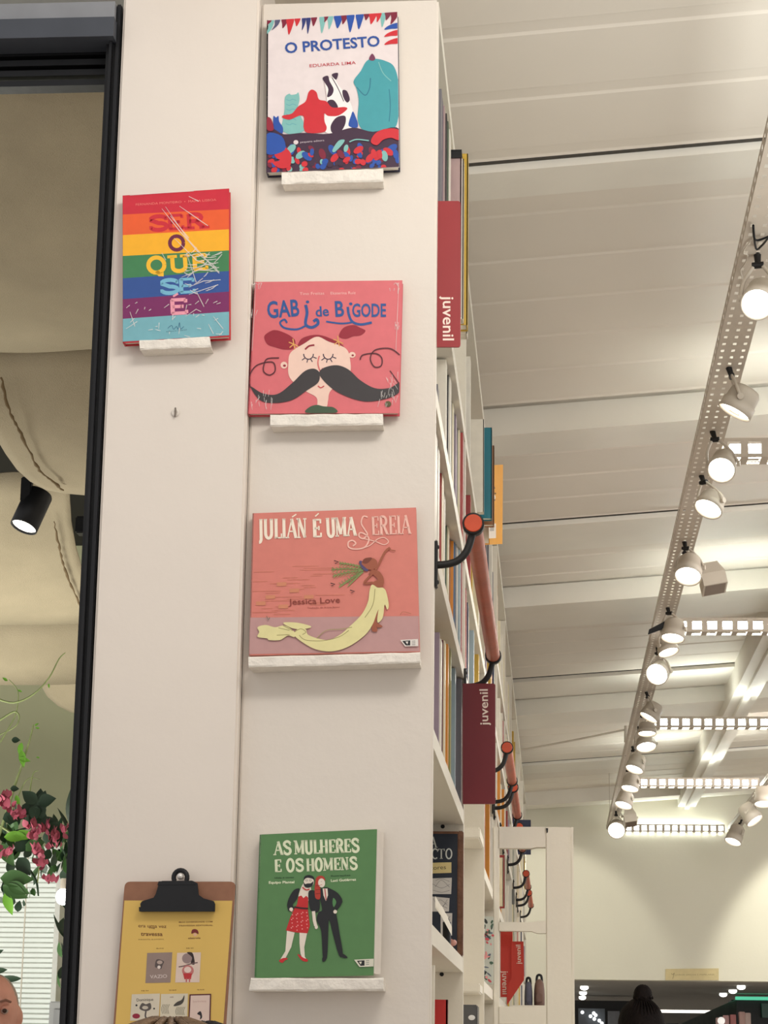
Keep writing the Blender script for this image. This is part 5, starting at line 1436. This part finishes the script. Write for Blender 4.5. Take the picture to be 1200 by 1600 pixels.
Yp = 7.15
stem([(-10, 1330), (10, 1270), (24, 1225), (36, 1190), (48, 1150), (52, 1132)], .006, Yp)
stem([(-4, 1092), (22, 1098), (52, 1085), (76, 1060), (92, 1030), (102, 1020)], .004, Yp)
stem([(0, 1125), (22, 1112), (30, 1120), (24, 1135), (0, 1148)], .004, Yp)
stem([(0, 1160), (18, 1130), (26, 1110), (28, 1080), (14, 1062)], .003, Yp)
stem([(46, 1242), (50, 1215), (54, 1206), (60, 1204)], .003, Yp)
stem([(14, 1282), (40, 1220), (62, 1218)], .0025, Yp)
stem([(0, 1290), (30, 1310), (60, 1330), (58, 1385)], .005, Yp)
stem([(40, 1352), (56, 1375), (60, 1400)], .006, Yp, mm=LEAFD)
stem([(20, 1300), (60, 1290), (100, 1290), (112, 1285)], .004, Yp, mm=LEAFD)
stem([(50, 1300), (58, 1270), (62, 1250)], .005, Yp, mm=LEAFD)
for x, y, k, s, a in ((34, 1172, 'l', .9, 3.0), (34, 1160, 'l', .7, 3.3), (30, 1185, 'l', .6, 1.8), (18, 1156, 'd', .5, 1.6), (16, 1232, 'd', .5, 1.6), (25, 1242, 'l', .6, 2.8), (12, 1064, 'l', .35, -1.0), (28, 1078, 'l', .25, 2), (76, 1068, 'l', .25, 3), (54, 1134, 'l', .25, 1), (62, 1138, 'l', .25, -1.4), (62, 1184, 'l', .2, -1.4)):
    placed('leaf', LM[k], pl, onY(x, y, Yp-.01), (1.5, 0, 0), s).rotation_euler = (math.pi/2, a, 0)
# big dark rosette and round leaf
for i in range(16):
    a = i*2*math.pi/16+rnd.uniform(-.2, .2)
    placed('leaf', LM['d'], pl, onY(60+rnd.uniform(-8, 8), 1258+rnd.uniform(-6, 8), Yp-.02-rnd.random()*.03), (math.pi/2, 0, 0), rnd.uniform(.6, 1.1)).rotation_euler = (math.pi/2+rnd.uniform(-.4, .4), a, 0)
for x, y, s, a in ((62, 1290, 1.0, 1.2), (94, 1290, 1.0, -1.9), (28, 1340, 1.2, 2.5), (24, 1330, 1.1, .8), (10, 1272, 1, 1.8), (4, 1280, 1.1, 1.3)):
    placed('leaf', LM['d'], pl, onY(x, y, Yp-.05), (0, 0, 0), s).rotation_euler = (math.pi/2, a, 0)
for x, y, s, a, k in ((6, 1308, 1.3, 1.5, 'l'), (40, 1306, 1.1, -1.6, 'l'), (70, 1316, 1.1, -1.7, 'g'), (20, 1304, 1.2, 1.6, 'l'), (40, 1330, 1.1, .8, 'g'), (2, 1318, 1.4, 2.6, 'g'), (8, 1394, 1.2, 2.8, 'l'), (4, 1384, 1.5, 2, 'g'), (0, 1372, 1.8, 1.6, 'g'), (12, 1380, 1.3, 2, 'g')):
    placed('leaf', LM[k], pl, onY(x, y, Yp-.06), (0, 0, 0), s).rotation_euler = (math.pi/2, a, 0)
for i in range(90):      # foliage mass
    x = rnd.uniform(0, 118); y = 1285+rnd.uniform(0, 95)
    if x < 60 and y > 1350 and rnd.random() < .6: y = rnd.uniform(1290, 1345)
    put(rnd.choice('ddggt'), x, y, Yp+rnd.uniform(-.02, .25), rnd.uniform(.5, 1.1))
for i in range(22): put(rnd.choice('dg'), rnd.uniform(0, 60), rnd.uniform(1370, 1425), Yp+rnd.uniform(0, .2), rnd.uniform(.4, .9))
for i in range(20): put(rnd.choice('dgt'), rnd.uniform(88, 112), rnd.uniform(1340, 1560), Yp+.5, rnd.uniform(.6, 1.1))
for cx, cy, r, k in ((6, 1250, 10, 16), (16, 1264, 10, 14), (28, 1278, 8, 14), (48, 1294, 9, 16), (54, 1308, 8, 12), (56, 1330, 8, 14), (64, 1350, 9, 14), (10, 1336, 9, 14), (72, 1295, 9, 10), (86, 1308, 9, 14), (104, 1300, 8, 8), (78, 1380, 7, 7), (84, 1320, 8, 10)):
    for i in range(k):
        put('p', cx+rnd.gauss(0, r*.55), cy+rnd.gauss(0, r*.5), Yp-.09+rnd.uniform(-.03, .03), rnd.uniform(.8, 1.3), 'petal')
for x, y, a in ((0, 1500, -1.9), (12, 1515, -1.7), (34, 1529, -1.6), (6, 1484, -2.0), (0, 1430, -2.2)):
    placed('leaf', LM['t'], pl, onY(x, y, 7.0), (math.pi/2, a, 0), .8)

# ------------------------------------------------------------------ people
def person(loc, H, face, label, cloth, skinm, hair=None, legs=(50, 52, 60)):
    """standing figure, height H, face = yaw of the gaze; one continuous body with clothes and hair as parts"""
    t = thing('person', loc, label, 'person')
    R = Matrix.Rotation(face, 3, 'Z'); k = H/1.75
    def W_(x, y, z): return Vector(loc)+R @ Vector((x*k, y*k, z*k))
    def limb(mb, pts, m, n=14):
        mb.tube([tuple(W_(*p[:3])) for p in pts], [p[3]*k for p in pts], m, n)
        for p in pts: mb.ball(W_(*p[:3]), p[3]*k, m, n, 8)
    def fuse(mb, name, vox, parent):
        o = mb.build(name); o.data.materials.clear(); o.data.materials.append(mb.mats[0])
        r = o.modifiers.new('r', 'REMESH'); r.mode = 'VOXEL'; r.voxel_size = vox; r.use_smooth_shade = True
        s = o.modifiers.new('s', 'SMOOTH'); s.iterations = 3; s.factor = .5
        dg = bpy.context.evaluated_depsgraph_get(); dg.update()
        me = bpy.data.meshes.new_from_object(o.evaluated_get(dg)); bpy.data.objects.remove(o)
        me.transform(Matrix.Translation(-ORG[parent])); o2 = bpy.data.objects.new(name, me); COL.objects.link(o2); o2.parent = parent; ORG[o2] = ORG[parent]
        me.polygons.foreach_set('use_smooth', [True]*len(me.polygons)); return o2
    b = MB(); S = skinm
    # -y is forward
    torso = [(0, 0, .96, .135), (0, 0, 1.1, .12), (0, .01, 1.25, .14), (0, .015, 1.38, .12)]
    for dx in (-.06, .06): limb(b, [(x+dx, y, z, r*.86) for x, y, z, r in torso], S)
    limb(b, [(-.15, .01, 1.41, .06), (0, .015, 1.44, .075), (.15, .01, 1.41, .06)], S)
    limb(b, [(0, .01, 1.42, .06), (0, -.005, 1.52, .055)], S)
    for s in (-1, 1):
        limb(b, [(s*.185, .01, 1.40, .052), (s*.22, .03, 1.12, .042), (s*.215, -.03, .90, .030)], S)
        limb(b, [(s*.215, -.035, .88, .028), (s*.21, -.045, .82, .036)], S, 8)
        for q in range(4): limb(b, [(s*.21-.0, -.07+q*.018, .80, .011), (s*.205, -.075+q*.018, .75-.008*abs(q-1), .0095), (s*.198, -.07+q*.018, .715-.01*abs(q-1), .008)], S, 6)
        limb(b, [(s*.20, -.075, .84, .012), (s*.185, -.09, .79, .010)], S, 6)
        limb(b, [(s*.09, 0, .92, .095), (s*.1, -.01, .5, .06), (s*.1, .02, .1, .04)], S)
        limb(b, [(s*.1, .02, .05, .042), (s*.11, -.13, .03, .032)], S)
    b.ball(W_(0, .012, 1.645), (.076*k, .095*k, .105*k), S, 24, 16, R); b.ball(W_(0, -.02, 1.59), (.058*k, .07*k, .07*k), S, 20, 12, R)
    limb(b, [(0, -.078, 1.655, .012), (0, -.098, 1.615, .015)], S, 10)
    for s in (-1, 1): b.ball(W_(s*.079, .012, 1.625), (.012*k, .02*k, .032*k), S, 12, 8, R); b.ball(W_(s*.03, -.078, 1.668), (.022*k, .012*k, .008*k), S, 10, 6, R)
    b.ball(W_(0, -.083, 1.572), (.024*k, .01*k, .009*k), S, 10, 6, R)
    fuse(b, 'body', .009, t)
    for s in (-1, 1):
        mb = MB(); mb.ball(W_(s*.031, -.0765, 1.645), .0120*k, mat('eye_white', (170, 150, 140), .3), 12, 8); e = mb.build('eye', t)
        mb = MB(); mb.ball(W_(s*.031, -.0835, 1.644), .0075*k, mat('iris_brown', (60, 38, 28), .3), 10, 6); mb.build('iris', e)
        mb = MB(); mb.ball(W_(s*.031, -.0750, 1.6495), (.0138*k, .0135*k, .0118*k), skinm, 12, 8); mb.build('eyelid', t)
        mb = MB(); mb.tube([tuple(W_(s*.016, -.090, 1.668)), tuple(W_(s*.032, -.088, 1.674)), tuple(W_(s*.048, -.078, 1.668))], .0035*k, mat('brow', (140, 100, 84), .8), 6); mb.build('eyebrow', t)
    c = MB()
    for dx in (-.06, .06): limb(c, [(x+dx, y, z, r*.86+.012) for x, y, z, r in torso], cloth)
    limb(c, [(-.15, .01, 1.41, .068), (0, .02, 1.43, .078), (.15, .01, 1.41, .068)], cloth)
    for s in (-1, 1): limb(c, [(s*.185, .01, 1.40, .062), (s*.215, .03, 1.16, .056)], cloth)
    fuse(c, 'shirt', .014, t)
    c = MB(); lm = mat('trouser_%d' % legs[0], legs, .8)
    for s in (-1, 1): limb(c, [(s*.085, 0, .94, .112), (s*.1, -.01, .5, .075), (s*.1, .02, .1, .06)], lm)
    fuse(c, 'trousers', .016, t)
    if hair: hair(t, W_, R, k)
    return t


def bun_hair(t, W_, R, k):
    mb = MB()
    for a in range(-6, 7):       # strands swept up into the bun
        for b_ in (-1, 1):
            an = a*.2
            pts = [W_(.083*math.sin(an), .012+.02+.085*math.cos(an)*(1 if b_ > 0 else .6), 1.57+.02*abs(a)/8), W_(.088*math.sin(an), .02+.1*math.cos(an), 1.66), W_(.06*math.sin(an), .05+.07*math.cos(an), 1.735), W_(.02*math.sin(an), .06, 1.775)]
            mb.tube(smooth([tuple(p) for p in pts], 3, False), .003*k, HAIRD, 6)
    mb.ball(W_(0, .028, 1.665), (.092*k, .108*k, .112*k), HAIRD, 24, 16, R); mb.build('hair', t)
    mb = MB(); mb.ball(W_(0, .055, 1.785), (.037*k, .04*k, .042*k), HAIRD, 18, 12)
    for i in range(9):
        a = i*.7; q = [W_((.036-.004*j)*math.cos(a+j*.3), .055+(.038-.004*j)*math.sin(a+j*.3), 1.772+j*.011) for j in range(4)]
        mb.tube([tuple(p) for p in q], .006*k, HAIRD, 6)
    mb.build('hair_bun', t)


def crown_hair(col):
    def f(t, W_, R, k):
        mb = MB(); M_ = mat('hair_%d' % col[0], col, .5, vary=.3, scale=40, bump=.7, bscale=150)
        mb.ball(W_(0, .022, 1.67), (.088*k, .104*k, .105*k), M_, 24, 16, R)
        rn = random.Random(col[0])
        for i in range(60):
            a = rn.uniform(0, 6.28); q = [W_(.02*math.cos(a), .02+.02*math.sin(a), 1.778), W_(.075*math.cos(a), .02+.085*math.sin(a), 1.75), W_(.094*math.cos(a), .025+.108*math.sin(a), 1.66)]
            mb.tube(smooth([tuple(p) for p in q], 3, False), .004*k, M_, 5)
        mb.build('hair', t)
    return f


def stubble(t, W_, R, k):
    mb = MB(); mb.ball(W_(0, .020, 1.652), (.0775*k, .090*k, .0995*k), mat('shaved_stubble', (158, 138, 126), .5, vary=.1, scale=60), 24, 16, R); mb.build('shaved_hair', t)


def put_person(px, py, Y, H0, face, *a, **kw):
    top = onY(px, py, Y); H = top.z/ (H0)
    return person((top.x, Y, 0), H*1.75, face, *a, **kw)


put_person(-9, 1521, 6.2, 1.750, .3, 'bald man with stubble seen at the lower left through the doorway', mat('shirt_light', (200, 196, 190), .8), mat('ruddy_skin', (206, 146, 126), .45, vary=.08, scale=15), stubble)
put_person(998, 1538, 8.6, 1.828, math.pi+.25, 'woman seen from behind with dark hair in a high bun', mat('top_black', (40, 38, 40), .8), SKIN, bun_hair)
put_person(272, 1597, 2.3, 1.775, math.pi-.1, 'person with light brown hair, only the crown visible before the clipboard', mat('top_grey', (120, 120, 124), .8), SKIN, crown_hair((126, 100, 74)))
put_person(313, 1602, 2.75, 1.775, math.pi+.1, 'person with black hair, crown barely visible at the bottom edge before the clipboard', mat('top_blue', (60, 70, 100), .8), SKIN, crown_hair((26, 24, 26)))
